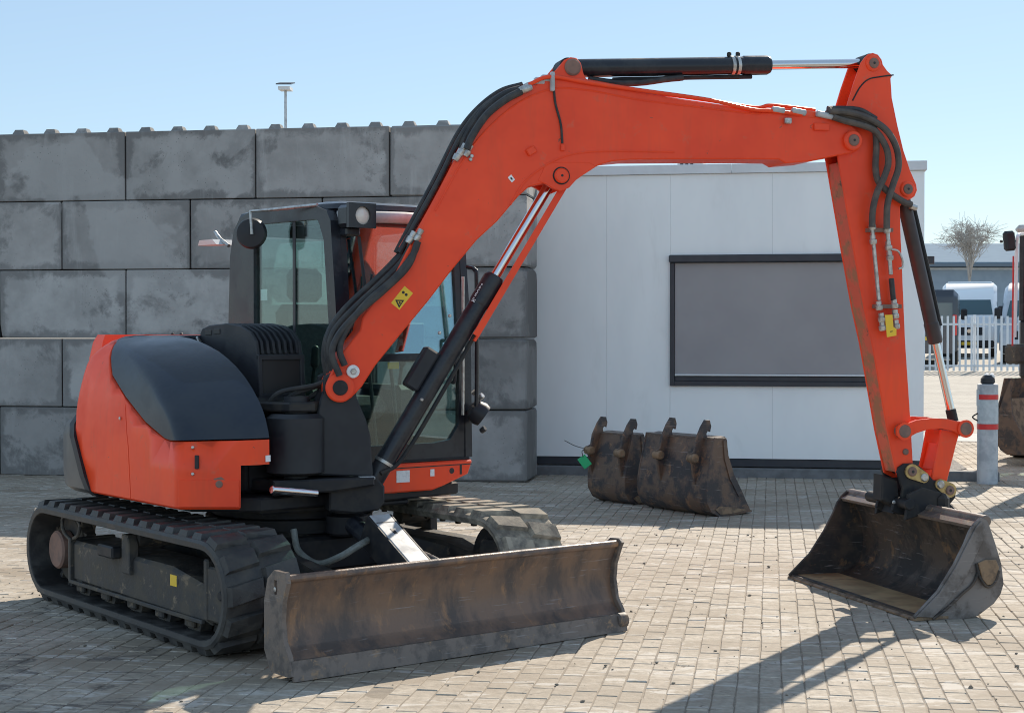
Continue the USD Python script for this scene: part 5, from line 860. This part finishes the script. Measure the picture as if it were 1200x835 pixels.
ex.add('feed_pipe', tube([ca + d * .10 - up_ * .0 + N * .07, ca + d * .25 + up_ * .075 + N * .02, ca + d * .75 + up_ * .078 + N * .02, ca + d * 1.1 + up_ * .07 + N * .02], .013, 10), dark_steel, bcyl)
ex.add('lock_valve', tf(cb((-.05, -.045, -.13), (.05, .045, .13), .012), frame(bc(493, 432), N, np.cross(d, N), d)), black_matt, bcyl)
for px, py in ((515, 390), (494, 468), (527, 370)): c_ = b3(px, py, .062); ex.add('clamp_bolt', cyl(c_ - N * .01, c_ + N * .012, .010, 10), zinc, bcyl)
ex.add('end_ring', lathe(ca + d * .16, ca + d * .178, [(.0625, 0), (.0625, 1)], 28), zinc, bcyl)
fw = (N * .80 - up_ * .60); fw /= np.linalg.norm(fw); sx = np.cross(fw, d) if False else np.cross(d, fw); 
tpos = ca + (cb_ - ca) * .575 + fw * .0588; ty = np.cross(fw, d)
ex.add('lettering', text('KUBOTA', .022, tpos, d, ty), sticker_white, bcyl, smooth=False)
sa, sb_ = bc(662, 80.5), bc(1014, 74.5)
scyl, a, b, s, d = cylinder('stick_cylinder', sa, sb_, .668, .056, .029, black_paint, 'black stick cylinder on top of the boom')
ex.add('rod_eye', cyl(sb_ - N * .07, sb_ + N * .07, .052, 24), dark_steel, scyl); ex.add('foot_eye', cyl(sa - N * .07, sa + N * .07, .055, 24), dark_steel, scyl)
for k in (.535, .553): ex.add('pipe_strap', lathe(sa + (sb_ - sa) * k, sa + (sb_ - sa) * (k + .010), [(.0605, 0), (.0605, 1)], 28), zinc, scyl)
ex.add('strap_screw', cat(*[cyl(sa + (sb_ - sa) * k + A([0, 0, .055]), sa + (sb_ - sa) * k + A([0, 0, .082]), .014, 10) for k in (.533, .562)]), dark_steel, scyl)
ex.add('feed_pipe', tube([sa + d * .3 - A([0, 0, .07]), sa + d * .9 - A([0, 0, .068]), sa + d * 1.20 - A([0, 0, .07])], .013, 8, smooth=False), dark_steel, scyl)
ka, kb = bc(1056, 222), bc(1119, 502)
kcyl, a, b, s, d = cylinder('bucket_cylinder', ka, kb, .640, .045, .026, mat('cylinder_brown_black', (.030, .020, .020), (.05, .03, .028), rough=.4, scale=6), 'dark bucket cylinder behind the stick')
ex.add('rod_eye', cyl(kb - N * .06, kb + N * .06, .045, 20), dark_steel, kcyl); ex.add('rod_collar', cyl(kb - d * .13, kb - d * .03, .033, 20), dark_steel, kcyl)
kup = np.cross(N, d); kup *= np.sign(kup[0]); ex.add('feed_pipe', tube([ka + d * .12 + kup * .06, ka + d * .5 + kup * .062, ka + d * .9 + kup * .058], .014, 8, smooth=False), dark_steel, kcyl); ex.add('hose_coupling', cyl(b3(1066, 241, .06), b3(1074, 244, .06), .02, 12), zinc, kcyl)
# ---- linkage and coupler
def two(name, poly_px, n, t, m, up=None, **k):
    p = pl(poly_px, n)
    for n0 in (n - t, -n): ex.add(name, bprism(p, n0, n0 + t, .005), m, up, **k)
arm_px = [(1052, 500), (1056, 496.5), (1063, 496.5), (1075, 492), (1092, 490), (1110, 490.5), (1123, 493.5), (1131, 493.5), (1138, 498), (1139, 504), (1135, 509.5), (1128, 510), (1118, 505), (1104, 502), (1088, 503), (1075, 507), (1066, 512), (1058, 513.5), (1052, 510)]
two('link_arm', arm_px, .135, .03, orange)
for px, py in ((1059.5, 505), (1131, 502)):
    c_ = b3(px, py, .135); ex.add('link_pin', lathe(c_ - N * .28, c_ + N * .018, [(.044, 0), (.044, .97), (.036, 1)], 24), MATS['hub_primer']); ex.add('pin_ring', lathe(c_ + N * .001, c_ + N * .012, [(.056, 0), (.056, 1)], 24), orange)
rod_px = [(1103, 503), (1125, 506), (1121, 520), (1111, 560), (1108, 573), (1095, 572), (1092, 560), (1098, 530)]
two('bucket_link', rod_px, .095, .022, orange); ex.add('link_web', cat(bprism(pl([(1103, 520), (1113, 521), (1106, 552), (1096, 550)], .09), -.072, .072, .004)), orange)
COU = .112
plate_px = [(1052, 553), (1054, 547), (1060, 543), (1070, 542.5), (1078, 546), (1088, 555), (1094, 562), (1104, 563), (1114, 566), (1121, 573), (1120, 583), (1114, 590), (1120, 596), (1126, 604), (1129, 612), (1112, 610), (1090, 608), (1070, 604), (1052, 602), (1045, 598), (1047, 590), (1056, 585), (1058, 572)]
for n0 in (COU - .028, -COU): ex.add('coupler_plate', bprism(pl(plate_px, COU), n0, n0 + .028, .006), dark_steel)
ex.add('coupler_body', bprism(pl([(1058, 585), (1075, 577), (1104, 585), (1112, 596), (1118, 610), (1090, 608), (1050, 602)], COU), -COU + .029, COU - .029, .01), dark_steel)
ex.add('coupler_tail', bprism(pl([(1034, 556), (1052, 562), (1054, 585), (1046, 592), (1033, 586)], .06), -.06, .06, .01), dark_steel)
for (p0, p1) in (((1068, 552), (1082, 559)), ((1112, 574), (1101, 567))):
    c0, c1 = b3(*p0, COU + .001), b3(*p1, COU + .001); u_ = (c1 - c0) / np.linalg.norm(c1 - c0); w_ = np.cross(N, u_); lk = []
    for cc, r in ((c0, .047), (c1, .034)): lk += [cc + r * (math.cos(t) * u_ + math.sin(t) * w_) for t in np.arange(16) * math.pi / 8]
    k_ = ex.add('pin_lock', hull([p + N * q for p in lk for q in (0, .012)]), brass); ex.add('lock_pin', lathe(c0 + N * .01, c0 + N * .022, [(.030, 0), (.030, .6), (.024, 1)], 20), MATS['hub_primer'], k_); ex.add('lock_mark', cyl(c0 + N * .0215, c0 + N * .0235, .010, 8, .001), ink, k_); ex.add('lock_bolt', lathe(c1 + N * .01, c1 + N * .024, [(.026, 0), (.026, .6), (.020, 1)], 16), zinc, k_)
    ex.add('coupler_pin', cyl(c0 - N * .23, c0, .035, 18), dark_steel)
for px, py in ((1078, 576), (1066, 592), (1047, 588)): c_ = b3(px, py, COU); ex.add('coupler_bolt', cyl(c_, c_ + N * .01, .012, 10), zinc)
# ---- wide bucket
HB = .83
inn = spline([(x, 0, z) for x, z in ((-.005, .012), (.15, .006), (.33, .006), (.44, .045), (.515, .12), (.545, .22), (.535, .33), (.50, .44), (.455, .545))], 5)[:, [0, 2]]
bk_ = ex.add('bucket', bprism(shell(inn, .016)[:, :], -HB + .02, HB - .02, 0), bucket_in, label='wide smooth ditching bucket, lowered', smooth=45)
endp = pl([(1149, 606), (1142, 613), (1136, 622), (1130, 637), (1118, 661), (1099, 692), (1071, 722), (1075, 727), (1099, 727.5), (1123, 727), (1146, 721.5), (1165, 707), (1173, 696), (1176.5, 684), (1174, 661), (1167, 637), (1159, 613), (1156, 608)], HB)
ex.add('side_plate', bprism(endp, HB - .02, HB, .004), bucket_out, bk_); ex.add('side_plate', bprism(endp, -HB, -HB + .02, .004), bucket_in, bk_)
ex.add('wear_strip', bprism(pl([(1149, 610), (1143, 617), (1131, 640), (1119, 664), (1100, 694), (1073, 722), (1092, 723), (1103, 712), (1118, 694), (1133, 672), (1143, 650), (1151, 633), (1155, 620)], HB), HB + .0005, HB + .011, .003), bucket_out, bk_)
ex.add('lifting_eye', bprism(pl([(1145, 659), (1154, 655), (1166, 655), (1170, 664), (1168, 676), (1163, 684), (1156, 685), (1150, 678)], HB), HB + .0005, HB + .012, .004), bucket_lip, bk_)
ex.add('eye_rim', tube([b3(px, py, HB + .012) for px, py in ((1144, 660), (1148, 675), (1157, 687), (1166, 682), (1171, 668))], .008, 8), bucket_in, bk_)
ex.add('end_weld', tube([b3(px, py, HB + .008) for px, py in ((1093, 725), (1110, 712), (1128, 695), (1140, 684), (1147, 668))], .009, 8), bucket_in, bk_)
ex.add('cutting_edge', bprism([(-.02, .0), (-.02, .010), (.0, .022), (.20, .020), (.20, .0035)], -HB - .012, HB + .004, .002), bucket_lip, bk_)
ex.add('floor_plate', bprism([(.0, .0225), (.0, .026), (.34, .026), (.34, .0225)], -HB + .021, HB - .021, 0), mat('scoured_floor_rust', (.40, .27, .14), (.26, .165, .085), rough=.6, scale=5, c3=(.12, .075, .04), s3=3, lo3=.58, hi3=.7), bk_)
tb = A([.455, .560]); ex.add('top_bar', cyl(bw(tb[0] - .005, -HB - .015, tb[1]), bw(tb[0] - .005, HB - .002, tb[1]), .034, 24, .006), edge_steel, bk_); ex.add('top_plate', bprism([(.36, .535), (.44, .575), (.45, .555), (.375, .515)], -HB + .021, HB - .021, .003), edge_steel, bk_)
for n0 in (-.20, .17): ex.add('bucket_ear', bprism([(.28, .50), (.30, .66), (.40, .70), (.55, .66), (.60, .55), (.56, .40), (.50, .40), (.46, .54), (.36, .52)], n0, n0 + .03, .005), dark_steel, bk_)
ex.add('ear_tube', cyl(bw(.30, -.30, .60), bw(.30, .22, .60), .035, 18), dark_steel, bk_); ex.add('rear_plate', cb((.50, -.24, .45), (.58, .24, .66), .03, BM), dark_steel, bk_)
c_ = bw(.50, -HB + .0205, .30); ex.add('drain_hole', cyl(c_, c_ + N * .004, .014, 12, .001), sticker_white, bk_) if False else None
